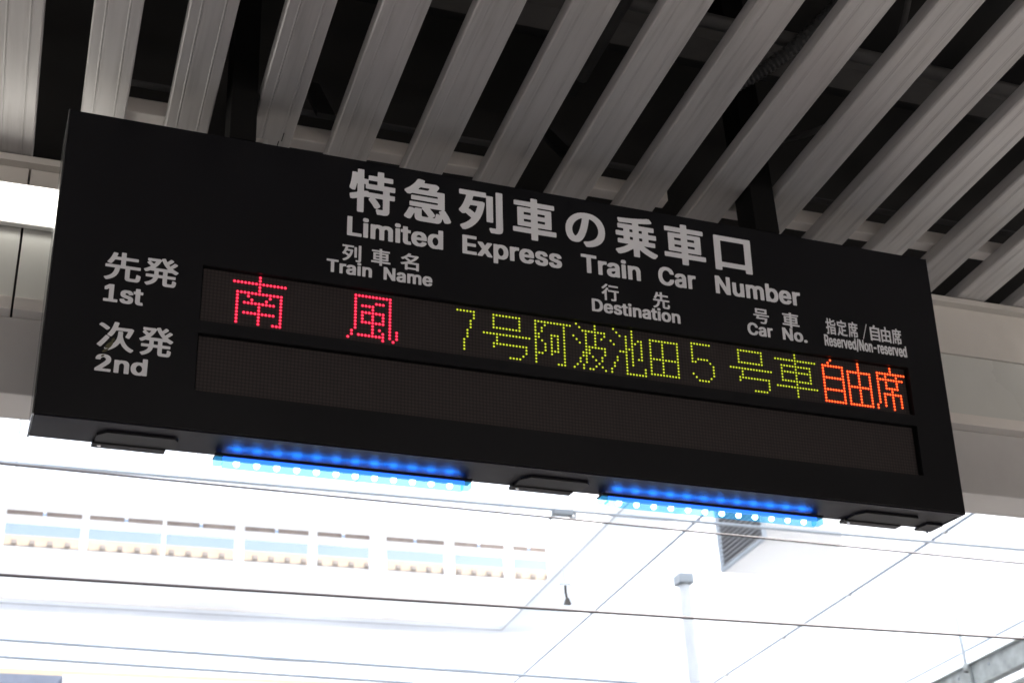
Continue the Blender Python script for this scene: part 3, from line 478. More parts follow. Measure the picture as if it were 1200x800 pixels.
GLY['行'] = (1, [[268,-93,178,-93,169,-88,165,-82,162,288,155,290,148,287,95,242,65,240,52,248,10,298,5,307,4,315,12,330,55,364,118,420,170,475,222,538,275,615,288,623,312,623,332,619,378,602,388,595,392,585,386,568,352,517,291,438,284,425,283,-72,281,-85], [363,498,371,505,382,507,935,507,946,505,954,498,957,488,957,428,954,418,948,413,935,410,822,410,812,407,808,402,807,-12,799,-42,778,-65,755,-78,715,-87,655,-90,555,-90,544,-88,536,-82,511,-12,512,-1,518,7,532,10,605,10,655,7,678,11,685,18,686,402,682,407,672,410,372,411,363,418,360,428,360,488], [351,798,352,788,348,778,280,698,190,612,102,542,82,537,68,537,58,541,19,592,14,608,21,622,86,672,140,718,190,768,242,829,255,833,282,832,338,809], [400,692,400,758,405,768,415,773,905,773,918,771,926,758,926,692,922,682,912,677,422,677,408,679]])
GLY['先'] = (1, [[919,-42,902,-59,888,-67,875,-72,842,-77,662,-77,615,-70,588,-58,574,-45,565,-32,558,-15,554,15,552,310,546,315,538,317,428,317,418,314,412,305,402,242,392,198,369,128,339,72,305,27,249,-25,182,-66,108,-96,82,-96,68,-85,28,-32,25,-25,26,-15,38,-5,98,18,145,45,168,61,205,94,229,125,259,185,272,225,287,302,284,312,272,317,47,318,39,325,37,335,37,395,39,405,47,412,58,413,412,413,422,416,426,425,427,568,424,578,415,583,285,583,272,580,264,572,236,515,216,482,192,448,178,438,142,439,86,468,79,475,77,482,79,492,132,575,162,638,186,698,215,795,222,805,235,810,265,809,322,797,332,791,336,782,335,768,313,692,315,684,322,680,412,680,422,683,427,695,427,812,429,825,435,831,445,833,528,833,542,831,550,818,550,695,552,687,557,682,848,680,858,679,865,675,870,662,870,602,867,592,858,585,565,583,555,580,550,568,550,428,553,418,565,413,918,413,928,412,935,408,940,395,940,335,937,325,929,318,688,317,678,314,673,302,673,45,676,32,685,24,708,20,795,20,818,26,827,35,832,52,842,156,848,164,855,166,882,165,942,138,949,132,953,122,953,85,945,25,936,-12]])
GLY['号'] = (1, [[38,433,45,441,58,443,915,443,925,441,932,432,933,368,928,355,915,350,378,350,365,345,342,282,343,272,348,268,798,267,812,264,820,252,819,235,805,145,785,52,763,-12,745,-42,728,-60,712,-72,688,-82,635,-90,525,-90,498,-87,455,-87,442,-82,435,-73,429,-48,414,-12,415,-2,418,5,432,10,472,10,558,3,595,3,615,6,628,12,642,28,658,65,679,148,678,169,665,173,187,175,178,184,178,198,216,298,228,335,227,345,215,350,47,352,39,358,37,365], [158,783,165,791,178,793,809,792,817,785,820,772,818,514,812,506,798,503,167,505,159,512,157,525], [696,688,692,697,682,700,288,700,280,695,277,688,277,608,282,600,292,597,685,597,694,602,696,608]])
GLY['指'] = (1, [[911,-78,905,-84,895,-87,805,-85,795,-76,790,-52,778,-47,538,-47,526,-52,522,-79,512,-89,425,-90,412,-85,408,-78,407,-68,407,305,405,315,398,318,285,283,275,274,273,-18,269,-38,260,-55,243,-72,232,-79,182,-89,82,-90,72,-88,65,-82,42,-18,41,-8,45,-2,58,3,145,4,153,8,156,15,156,232,153,238,145,240,68,218,37,218,28,228,8,292,7,302,12,312,25,319,142,351,154,358,157,368,157,525,154,535,145,540,42,540,28,543,23,548,20,558,20,622,25,631,35,636,142,637,154,642,157,652,157,815,162,828,178,833,255,833,268,828,273,815,273,652,276,642,288,637,375,636,385,632,389,625,390,558,385,545,372,540,285,540,275,533,273,405,278,394,288,393,355,412,385,412,395,403,401,365,408,359,428,363,892,363,902,362,908,358,913,342,913,-65], [793,52,793,105,788,114,782,116,538,117,528,114,524,105,524,52,528,43,535,40,778,40,788,43], [793,215,793,262,788,270,782,273,538,273,528,270,524,262,524,215,526,208,535,204,778,203,788,206], [412,825,418,829,428,830,508,830,522,825,527,812,527,708,528,701,535,696,675,731,728,748,792,772,825,773,838,769,892,718,895,705,888,695,815,668,718,640,535,599,529,595,527,588,528,532,532,524,538,519,562,513,805,515,822,523,832,542,839,582,841,612,846,625,858,633,882,632,945,609,955,598,953,552,945,508,936,482,922,458,906,442,892,433,872,425,845,420,518,420,475,427,448,438,427,458,418,472,407,518,407,808]])
GLY['定'] = (1, [[915,718,920,702,920,505,919,495,915,488,902,483,806,482,801,475,798,444,792,436,785,434,565,433,557,432,552,426,550,315,555,303,565,300,828,299,835,295,840,285,840,228,835,212,822,207,565,207,555,204,550,192,550,48,553,38,562,33,605,27,662,23,948,25,957,18,959,5,933,-65,928,-72,912,-77,645,-77,535,-70,472,-59,405,-39,352,-12,310,18,255,77,248,80,238,73,212,25,183,-18,140,-68,112,-91,98,-93,78,-91,20,-45,15,-35,18,-22,55,14,85,51,112,92,139,145,157,192,173,248,194,368,201,378,208,382,228,383,295,376,312,368,315,362,316,352,296,238,305,212,334,158,370,115,415,82,422,82,427,92,425,426,420,432,412,433,198,434,189,438,185,445,183,482,178,490,155,483,75,483,62,488,58,495,57,505,57,702,58,712,62,718,78,723,418,724,423,728,423,738,396,795,394,805,396,812,405,820,418,825,468,839,492,840,503,838,512,832,526,808,562,735,572,725,898,723,908,722], [796,545,796,615,794,622,785,626,192,627,182,624,177,615,177,542,178,530,182,527,205,533,782,533,792,536]])
GLY['席'] = (1, [[948,728,953,715,953,658,951,648,945,643,932,640,795,640,785,636,783,628,783,568,785,560,790,555,925,553,938,548,942,542,943,532,943,482,941,472,935,466,925,463,790,462,785,456,783,448,783,325,778,312,765,307,638,306,632,304,627,295,628,265,632,260,638,257,868,257,879,255,887,248,890,235,890,18,885,-5,868,-26,845,-39,805,-46,688,-47,671,-42,664,-32,648,18,649,35,655,41,665,43,748,40,768,45,773,58,773,155,768,164,758,167,638,166,630,162,627,152,625,-83,618,-91,608,-93,517,-92,509,-85,507,-75,505,160,500,165,492,167,382,167,372,164,367,152,367,-28,364,-42,356,-48,345,-50,268,-50,255,-45,251,-38,250,-28,250,235,253,248,261,255,272,257,495,257,502,260,506,265,507,292,504,302,495,306,368,307,355,309,349,315,347,325,347,448,344,458,332,463,228,463,218,460,214,452,210,412,210,318,203,235,192,155,166,38,145,-22,117,-82,112,-88,102,-93,72,-91,12,-51,7,-42,8,-32,35,25,55,82,69,135,83,218,93,335,93,712,95,722,99,728,115,733,455,734,460,738,460,745,435,798,436,812,445,820,458,825,505,839,528,840,542,838,555,825,598,745,608,735,932,733,942,732], [666,402,666,452,664,458,658,462,475,463,465,460,461,455,460,405,463,398,468,394,652,393,662,396], [346,635,342,639,332,640,220,638,215,633,213,625,215,560,220,555,228,553,340,555,345,560,347,568], [666,635,662,639,652,640,465,639,461,635,459,628,461,562,465,556,475,553,658,554,664,558,667,568]])
GLY['／'] = (1, [[953,815,963,798,961,788,953,778,88,-87,75,-96,48,-96,38,-90,20,-72,12,-62,11,-55,12,-48,20,-38,885,827,898,836,925,836,936,832]])
GLY['自'] = (1, [[142,-88,138,-82,137,-72,137,678,142,695,148,699,158,700,380,702,387,708,392,722,421,825,428,834,442,837,535,825,545,821,551,815,552,802,519,715,518,706,522,702,835,700,851,695,855,688,857,678,857,-65,852,-81,838,-87,745,-85,735,-75,732,-44,726,-38,718,-37,272,-37,264,-38,258,-44,255,-82,246,-92,158,-93], [733,68,733,165,730,172,722,176,272,177,262,174,257,165,257,68,262,60,268,57,718,57,728,60], [733,282,733,375,730,382,722,386,272,387,262,384,257,375,257,282,262,273,268,270,718,270,728,273], [733,592,728,600,718,603,268,603,260,598,257,592,257,495,262,486,272,483,722,484,728,486,733,495]])
GLY['由'] = (1, [[92,-85,88,-78,87,-68,87,622,88,632,92,638,108,643,416,645,422,650,423,658,423,812,426,825,432,831,442,833,525,833,538,831,546,818,547,658,548,650,554,645,868,643,878,642,885,638,890,622,890,-65,889,-75,885,-82,868,-87,778,-85,768,-75,765,-37,760,-32,752,-30,222,-30,214,-32,208,-37,205,-78,196,-88,108,-90], [420,75,423,85,423,245,418,257,408,260,222,260,210,255,207,245,207,85,212,73,222,70,408,70], [764,75,767,85,767,245,762,257,752,260,562,260,550,255,547,245,547,85,552,73,562,70,752,70], [420,362,423,372,423,528,418,540,408,543,222,543,210,538,207,528,207,372,212,360,222,357,408,357], [764,362,767,372,767,528,762,540,752,543,562,543,550,538,547,528,547,372,552,360,562,357,752,357]])
GLY['発'] = (1, [[102,-89,58,-35,55,-28,56,-18,65,-10,118,11,165,34,219,72,243,95,262,122,274,142,283,168,279,175,272,177,84,178,76,185,73,195,73,252,76,262,82,267,92,270,288,270,297,275,300,285,300,375,297,385,292,389,215,390,192,395,105,348,92,344,65,343,55,346,48,351,9,402,9,415,18,425,58,444,122,482,169,515,191,535,191,542,183,552,102,620,88,637,88,645,92,652,130,685,136,695,132,699,111,702,101,712,100,772,105,785,112,789,122,790,372,790,422,793,435,792,475,774,481,778,480,798,488,811,545,829,572,830,582,827,588,821,624,745,635,733,645,737,688,777,722,813,735,822,765,821,809,792,822,775,822,765,819,758,775,714,701,652,695,642,697,635,719,608,725,605,732,606,788,654,838,703,852,710,882,708,926,678,939,662,938,654,933,645,882,597,809,538,805,528,821,512,872,478,961,432,969,422,969,412,922,352,915,346,905,343,882,344,868,348,785,394,762,390,682,390,670,385,667,375,667,285,672,273,682,270,888,269,895,265,900,255,900,198,897,185,885,177,682,177,672,174,667,162,667,28,672,17,685,10,775,10,792,14,799,22,805,42,813,125,825,133,852,131,912,104,918,98,923,88,923,62,915,5,906,-28,889,-55,865,-75,835,-83,632,-83,591,-75,572,-62,562,-52,555,-38,548,-15,543,32,543,162,540,172,528,177,428,177,418,174,413,168,395,112,373,68,345,30,309,-5,252,-45,208,-68,168,-85,132,-97,112,-96], [540,275,543,285,543,375,538,387,528,390,435,390,423,385,420,375,420,285,425,273,435,270,528,270], [320,492,325,487,338,487,648,487,658,487,664,492,660,502,625,541,574,608,531,678,498,743,492,750,485,745,446,662,412,608,369,552,323,502], [175,695,183,685,262,623,272,620,282,627,305,658,324,692,321,698,312,700,192,700,179,698]])
GLY['次'] = (1, [[212,-32,211,-22,218,-12,315,45,390,105,445,168,475,218,507,292,522,355,530,415,535,535,542,544,555,547,638,547,648,544,654,538,657,525,658,395,673,338,698,268,735,195,758,158,782,128,801,105,832,77,888,38,948,8,955,2,959,-8,956,-18,915,-72,903,-82,868,-82,822,-59,775,-29,734,5,692,50,658,95,612,178,605,183,598,178,558,111,533,78,487,28,412,-32,322,-87,302,-93,272,-91], [262,381,316,335,323,322,320,308,245,184,132,15,118,7,92,9,25,58,18,68,19,78,128,231,218,372,225,379,235,383], [263,408,262,425,312,505,342,567,362,618,392,712,418,818,425,828,432,832,462,833,522,822,533,818,541,812,543,802,542,788,515,678,520,668,815,667,868,670,908,652,925,642,932,632,932,618,915,562,885,478,837,368,832,358,822,351,795,350,782,354,735,378,724,392,725,405,765,502,783,555,782,566,772,570,485,569,475,561,442,485,419,438,389,388,372,368,358,363,332,365,272,400], [34,705,45,722,78,759,92,763,122,762,182,729,262,675,306,638,312,628,312,618,302,602,266,558,252,553,228,554,145,619,42,685,35,695]])
GLY['-'] = (0.4531, [[84,182,84,245,88,255,95,259,348,260,358,258,366,248,366,185,362,175,355,171,102,170,92,172]])
GLY['.'] = (0.1878, [[165,6,148,-12,128,-19,68,-20,50,-15,32,-3,22,15,20,58,25,75,42,93,65,103,122,103,145,96,162,82,169,65,170,25]])
GLY['/'] = (0.2492, [[254,548,263,538,262,508,102,-82,95,-90,85,-93,-7,-92,-15,-85,-16,-78,-13,-52,147,538,152,546,162,550]])
GLY['1'] = (0.4531, [[415,-12,398,-17,68,-17,55,-14,49,-8,47,52,52,65,65,70,172,70,178,73,183,82,182,382,178,385,168,383,125,351,108,344,68,344,59,352,57,362,57,428,60,442,172,523,188,527,288,527,298,524,305,518,307,508,307,82,312,73,318,70,402,70,415,65,420,52,420,-2]])
GLY['2'] = (0.4531, [[38,-12,33,2,33,52,38,65,246,288,278,335,289,368,282,395,267,418,255,428,242,435,218,439,198,432,174,408,165,392,155,355,148,349,135,347,46,348,37,358,37,398,45,432,58,458,77,482,102,502,132,519,165,529,198,533,255,533,298,525,338,509,362,493,379,475,403,432,410,398,410,342,405,318,392,285,355,232,302,170,238,106,221,85,220,78,222,75,232,73,398,73,412,71,418,65,420,58,418,-8,412,-14,398,-17,55,-17]])
GLY['C'] = (0.5101, [[428,21,388,-2,338,-19,305,-23,218,-23,172,-12,122,11,93,32,58,71,38,105,18,165,10,218,11,295,20,355,41,408,55,433,77,462,108,489,148,512,202,529,238,533,302,533,355,523,405,502,442,476,469,445,489,408,499,378,503,345,501,338,495,332,482,330,398,330,385,332,378,338,369,365,359,382,336,408,316,422,298,430,275,436,255,435,215,420,188,399,171,378,154,348,144,322,134,265,134,238,144,188,154,162,168,135,187,112,208,94,232,81,252,75,268,72,285,75,308,83,328,95,355,122,366,138,378,168,386,175,482,177,498,172,503,162,503,145,486,92,463,55]])
GLY['D'] = (0.5022, [[35,522,52,527,248,527,312,519,345,509,382,492,422,463,442,438,456,418,472,385,485,338,490,305,490,198,476,135,456,92,426,52,402,31,375,14,338,-2,272,-16,52,-17,34,-12,30,2,30,508], [160,435,155,430,153,422,154,82,158,76,168,73,212,74,252,80,282,91,312,112,333,135,347,158,362,202,369,252,366,288,360,318,349,348,333,375,316,395,288,415,272,423,235,433,185,437]])
GLY['E'] = (0.4186, [[402,-12,385,-17,52,-17,38,-14,32,-8,30,2,30,508,35,522,52,527,382,527,395,524,401,518,403,452,401,445,394,438,168,437,160,435,155,430,153,318,158,306,168,303,375,302,382,298,386,288,387,232,382,218,372,214,168,213,158,210,153,198,153,88,158,76,168,73,397,72,405,65,407,55,406,-2]])
GLY['L'] = (0.393, [[42,526,138,526,148,522,153,515,153,88,156,78,168,73,380,72,388,65,390,55,390,-2,388,-8,382,-14,368,-17,52,-17,38,-14,32,-8,30,2,30,508,32,518]])
GLY['N'] = (0.5234, [[35,522,48,527,145,527,155,526,165,521,355,224,365,217,368,220,370,232,372,518,378,524,392,527,475,527,489,522,493,508,493,2,488,-12,475,-17,378,-17,365,-15,355,-9,176,272,165,286,158,290,155,287,153,275,152,-8,145,-14,132,-17,48,-17,34,-12,30,2,30,508]])
GLY['R'] = (0.449, [[35,522,52,527,258,527,302,523,338,513,362,502,389,485,405,468,426,435,435,405,440,372,440,332,436,302,425,268,412,245,390,222,367,205,361,195,368,178,455,18,456,-2,452,-12,438,-17,345,-17,325,-11,311,8,225,169,218,177,205,180,165,180,158,177,154,172,153,2,149,-12,132,-17,48,-17,34,-12,30,2,30,508], [158,434,153,422,153,288,156,278,168,273,242,274,268,281,289,295,307,322,313,352,312,368,305,388,292,408,269,425,245,432,208,437,168,437]])
GLY['T'] = (0.4486, [[272,-16,178,-16,168,-12,164,-5,162,430,156,435,148,437,25,437,12,439,5,445,3,455,4,512,5,518,12,524,25,527,425,527,438,524,445,518,446,452,445,445,438,439,425,437,302,437,292,434,288,428,287,2,282,-12]])
GLY['a'] = (0.3892, [[362,-12,345,-17,245,-14,215,-23,185,-26,135,-26,102,-22,72,-12,47,2,27,18,8,52,0,92,0,128,4,152,11,168,24,188,52,209,82,222,125,232,225,246,237,252,242,262,239,278,227,295,212,307,195,311,175,306,162,299,144,282,128,262,118,258,75,258,19,275,11,285,12,305,27,335,48,359,85,382,125,396,152,400,235,400,265,395,292,386,319,372,342,349,360,315,367,278,367,2], [243,152,235,156,205,153,172,146,152,139,137,128,127,115,124,105,128,92,144,75,158,67,175,65,195,71,216,85,232,105,242,128,245,145]])
GLY['b'] = (0.4244, [[32,524,45,527,122,527,139,522,143,508,143,405,148,394,185,400,268,400,305,392,335,379,362,359,375,345,395,315,412,272,420,228,420,152,415,122,405,85,385,45,363,18,335,-2,305,-17,272,-23,182,-23,145,-13,122,-17,42,-17,32,-14,25,-8,23,2,23,508,25,518], [218,67,242,74,269,98,287,132,297,178,296,205,293,225,276,268,266,282,249,298,235,306,222,310,198,303,171,278,153,245,143,195,148,152,165,108,188,81,205,71]])
GLY['d'] = (0.4244, [[395,524,401,518,403,508,403,2,401,-8,395,-14,385,-17,302,-17,278,-13,242,-23,155,-23,128,-19,95,-5,72,10,42,42,21,78,8,125,3,168,3,212,7,248,18,288,31,318,47,342,72,366,92,379,125,394,155,400,235,400,275,394,280,405,280,508,284,522,302,527,382,527], [202,67,213,68,228,75,255,101,272,135,280,175,279,215,272,242,262,265,242,292,222,305,205,310,192,307,172,295,148,268,131,225,127,192,127,175,135,142,151,105,164,88,177,78,188,71]])
GLY['e'] = (0.4039, [[95,379,128,393,155,399,258,399,295,389,322,375,352,352,370,328,388,292,399,245,400,172,395,158,378,153,145,153,138,152,133,145,141,118,157,95,182,75,205,67,222,67,242,75,262,94,275,113,285,119,338,119,385,106,390,102,393,92,393,75,389,62,373,35,342,7,299,-15,268,-23,155,-23,125,-15,84,5,57,28,35,55,21,82,7,132,3,165,3,208,8,248,18,285,38,325,67,358], [138,242,148,237,258,237,268,241,269,248,258,272,240,295,222,306,202,310,182,303,155,280,138,252]])
GLY['i'] = (0.1666, [[35,396,128,396,138,392,143,385,143,2,141,-8,132,-16,38,-16,28,-12,24,-5,23,378,25,388], [153,455,138,437,118,428,58,427,42,431,24,442,13,458,10,488,15,512,28,528,52,539,108,540,128,535,146,522,155,505,157,472]])
GLY['m'] = (0.6098, [[582,-12,568,-17,488,-17,475,-14,469,-8,467,2,466,248,460,275,453,288,438,302,418,309,402,304,385,290,374,275,367,255,367,2,362,-12,348,-17,265,-17,252,-14,245,-8,243,2,243,262,237,278,226,295,212,305,198,309,182,303,165,289,151,265,145,242,143,2,141,-8,135,-14,122,-17,42,-17,28,-12,23,2,23,378,25,388,32,394,42,397,122,397,145,393,188,403,248,403,282,395,322,375,358,392,382,399,405,403,462,403,505,395,542,375,559,358,572,338,582,312,586,288,587,2]])
GLY['n'] = (0.4097, [[382,-12,368,-17,288,-17,275,-14,269,-8,267,2,265,238,259,265,245,288,225,305,212,309,194,305,172,290,156,268,147,245,143,218,143,2,141,-8,135,-14,122,-17,42,-17,28,-12,23,2,23,378,28,392,42,397,118,397,145,390,188,400,275,399,302,392,325,382,358,353,378,315,387,275,387,2]])
GLY['o'] = (0.4152, [[348,17,305,-9,265,-22,162,-23,132,-18,98,-4,72,14,47,38,24,75,11,112,4,162,3,212,11,262,26,305,45,335,71,362,90,375,118,389,152,399,252,400,285,393,312,383,336,368,362,346,386,312,403,268,410,228,410,148,403,108,392,78,375,48], [208,310,192,306,178,299,150,268,133,228,127,188,135,142,152,105,182,75,208,67,222,69,235,76,262,102,280,138,289,185,282,228,265,269,242,295,225,306]])
GLY['p'] = (0.4244, [[32,-158,25,-152,23,-142,23,378,25,388,32,394,42,397,125,397,148,391,185,400,268,400,305,392,335,379,365,356,385,332,400,305,415,258,420,225,420,148,412,105,395,62,375,32,358,14,328,-6,298,-19,275,-23,188,-23,155,-16,148,-17,143,-28,143,-142,139,-155,122,-160,45,-160], [218,67,242,74,269,98,287,132,297,178,296,205,293,225,276,268,266,282,249,298,235,306,222,310,198,303,171,278,153,245,143,195,148,152,165,108,188,81,205,71]])
GLY['r'] = (0.2591, [[33,-15,25,-8,23,2,23,378,25,388,32,394,42,397,118,397,142,393,178,400,252,400,265,398,271,392,273,382,273,325,269,312,258,307,205,306,188,300,164,282,155,268,148,252,143,225,143,2,141,-8,135,-14,125,-17]])
GLY['s'] = (0.365, [[42,14,18,45,8,72,7,98,12,107,18,112,68,123,112,122,124,115,138,88,148,78,165,68,182,65,198,68,218,79,230,92,234,105,226,118,209,132,98,161,58,182,34,205,25,222,18,242,17,292,22,318,38,348,55,365,82,383,108,393,138,400,242,399,278,389,308,372,332,348,349,318,353,305,353,288,351,282,345,275,292,261,248,261,238,267,225,288,213,302,202,309,188,313,172,309,155,298,145,286,143,275,150,262,168,248,278,219,318,199,339,182,355,155,360,128,359,72,352,52,343,35,328,17,305,1,268,-16,232,-23,122,-22,78,-9]])
GLY['t'] = (0.2274, [[234,-15,208,-20,128,-20,105,-15,82,-6,68,4,51,22,41,42,33,92,33,298,30,305,25,309,-12,311,-21,318,-23,378,-21,388,-15,394,22,397,30,402,33,412,34,472,35,478,43,485,135,487,148,484,155,478,156,472,157,412,160,402,172,397,222,396,232,388,233,328,229,315,218,310,168,310,162,307,158,302,157,105,160,85,172,72,218,70,232,62,243,5,241,-8]])
GLY['u'] = (0.41, [[28,392,42,397,122,397,135,394,141,388,143,378,145,138,151,115,164,92,185,75,202,71,222,78,238,90,252,108,262,132,267,165,267,378,269,388,275,394,288,397,368,397,382,392,387,378,387,2,382,-12,368,-17,288,-17,262,-12,235,-19,202,-23,162,-23,128,-19,105,-12,78,1,58,18,35,55,24,98,23,378]])
GLY['v'] = (0.3892, [[-9,392,5,397,92,397,104,395,112,391,122,372,187,192,195,183,202,192,265,365,277,392,292,397,378,397,392,394,398,388,400,368,396,352,269,18,259,-5,252,-13,238,-17,152,-17,138,-13,130,-5,-10,358,-13,378]])
GLY['x'] = (0.3786, [[382,-12,365,-17,278,-17,262,-13,247,2,198,76,188,81,178,73,126,-5,115,-15,15,-17,-2,-12,-7,2,-3,22,102,175,112,195,102,215,4,358,0,378,4,392,22,397,122,395,137,382,182,313,192,307,201,315,247,385,258,395,358,397,376,392,380,378,376,358,274,208,267,192,271,182,382,22,387,2]])
def gbox(ch):
    pts = GLY[ch][1]; xs = [v for l in pts for v in l[0::2]]; ys = [v for l in pts for v in l[1::2]]
    return min(xs), max(xs), min(ys), max(ys)
def lettering(name, items):
    # items: (glyph loops, fx, fy)
    cu = bpy.data.curves.new(name, 'CURVE'); cu.dimensions = '2D'; cu.fill_mode = 'BOTH'; cu.extrude = 0.0003
    for loops, fx, fy in items:
        for l in loops:
            n = len(l)//2; s = cu.splines.new('POLY'); s.points.add(n - 1); s.use_cyclic_u = True
            for i in range(n): s.points[i].co = (fx(l[2*i]), fy(l[2*i + 1]), 0, 1)
    tmp = bpy.data.objects.new(name, cu); C.objects.link(tmp); bpy.context.view_layer.update()
    me = bpy.data.meshes.new_from_object(tmp.evaluated_get(bpy.context.evaluated_depsgraph_get()))
    C.objects.unlink(tmp); bpy.data.objects.remove(tmp)
    for v in me.vertices: v.co = Vector((sx(v.co.x), sy(-0.0005) - v.co.z, sz(-v.co.y)))
    me.materials.clear(); me.materials.append(M['print'])
    o = bpy.data.objects.new(name, me); C.objects.link(o); o.parent = sign; return o
def kanji(name, chars, vtop, vbot, heavy=False):
    ref = gbox('#車' if heavy else '車'); k = (vbot - vtop)/(ref[3] - ref[2]); vc = (vtop + vbot)/2; gc = (ref[2] + ref[3])/2
    its = []
    for ch, u0, u1 in chars:
        g = ('#' + ch) if heavy and ('#' + ch) in GLY else ch
        b = gbox(g)
        its.append((GLY[g][1], (lambda x, b=b, u0=u0, u1=u1: u0 + (x - b[0])/(b[1] - b[0])*(u1 - u0)), (lambda y: -(vc - (y - gc)*k))))
    for it in its: lettering(name, [it])
def latin(name, words, vtop, vbase):
    its = []
    for wd, u0, u1 in words:
        x = 0; pos = []; lo = 1e9; hi = -1e9
        for ch in wd:
            b = gbox(ch); pos.append((ch, x)); lo = min(lo, x + b[0]); hi = max(hi, x + b[1]); x += GLY[ch][0]*1000 + 14
        cap = gbox('T')[3]; base0 = gbox('T')[2]; ky = (vbase - vtop)/(cap - base0)
        its = []
        for ch, px in pos:
            its.append((GLY[ch][1], (lambda q, px=px, lo=lo, hi=hi, u0=u0, u1=u1: u0 + (q + px - lo)/(hi - lo)*(u1 - u0)), (lambda y, base0=base0, ky=ky: -(vbase - (y - base0)*ky))))
        lettering(name, its)
kanji('heading_character', [('特', .7104, .8336), ('急', .8581, .9872), ('列', 1.0096, 1.1338), ('車', 1.1627, 1.2885), ('の', 1.3164, 1.4342), ('乗', 1.4646, 1.5921), ('車', 1.6143, 1.7433), ('口', 1.7725, 1.8908)], 0.030, 0.158, True)
latin('english_heading_word', [('Limited', .7072, .9653), ('Express', 1.0186, 1.3013), ('Train', 1.3578, 1.5352), ('Car', 1.5895, 1.7051), ('Number', 1.7664, 2.0390)], 0.1750, 0.2305)
kanji('column_character', [('列', .6962, .7458), ('車', .7723, .8232), ('名', .8501, .8993)], 0.2565, 0.3045)
latin('column_word', [('Train', .6569, .7749), ('Name', .8057, .9357)], 0.3063, 0.3423)
kanji('column_character', [('行', 1.4145, 1.4655), ('先', 1.5677, 1.6184)], 0.2555, 0.305)
latin('column_word', [('Destination', 1.3839, 1.6475)], 0.3057, 0.343)
kanji('column_character', [('号', 1.8791, 1.9291), ('車', 1.9717, 2.0266)], 0.2568, 0.3048)
latin('column_word', [('Car', 1.8565, 1.9364), ('No.', 1.9678, 2.0470)], 0.3063, 0.3438)
a0, st = 2.1130, (2.3719 - 2.1130)/7
kanji('column_character', [(c, a0 + st*i + (0.012 if c in '／' else 0.0012), a0 + st*(i + 1) - (0.003 if c != '／' else 0.008)) for i, c in enumerate('指定席／自由席')], 0.2552, 0.3052)
latin('column_word', [('Reserved/Non-reserved', 2.1040, 2.3796)], 0.3080, 0.3430)
kanji('row_character', [('先', .1227, .2071), ('発', .2131, .2948)], 0.374, 0.449)
latin('row_word', [('1st', .1265, .2179)], 0.4608, 0.506)
kanji('row_character', [('次', .1228, .2062), ('発', .2170, .2956)], 0.5565, 0.6305)
latin('row_word', [('2nd', .1233, .2414)], 0.6416, 0.6837)

# a smear of dried dirt over the lower left lettering
st = MB()
for (u, v, w_, hh, a) in ((0.150, 0.618, .020, .009, -0.9), (0.143, 0.632, .015, .007, -0.6), (0.158, 0.603, .012, .006, -1.2), (0.139, 0.645, .008, .004, -0.4)):
    pts = []
    for k in range(9):
        q = k/9*2*math.pi; rr = random.uniform(.7, 1.15); x, y = w_*math.cos(q)*rr*.6, hh*math.sin(q)*rr*.6
        pts.append((sx(u) + x*math.cos(a) + y*math.sin(a), sz(v) - x*math.sin(a) + y*math.cos(a)))
    st.prism(pts, sy(-0.0011) - a*0.0001, sy(-0.0008) - a*0.0001, 'y')
st.build('dirt_smear', mat('dried olive dirt', (0.10, 0.095, 0.05), 0.9, var=0.3, vscale=60), sign)

# hangers that carry the sign
def hanger(u, wd, lab):
    t = thing('sign_hanger', lab, 'hanger', FR @ Matrix.Translation((u, 3.11, 2.296)), 'black hangers above the sign')
    MB().box(-wd/2, wd/2, -0.05, 0.045, 0.006, 1.12, 0.003).build('post', M['hanger'], t)
    MB().box(-wd/2 - 0.035, wd/2 + 0.10, -0.03, 0.05, 0.0, 0.012).build('foot_plate', M['hanger'], t)
hanger(0.415, 0.068, 'black steel hanger above the sign near its left end')
hanger(1.951, 0.078, 'black steel hanger above the sign near its right end')
tag(MB(FR).box(0.53, 0.566, 3.20, 3.262, ZS + 0.001, ZS + 0.03).build('bolt_bracket', M['hanger']), 'small black bracket in the notch of the fourth slat', 'bracket')

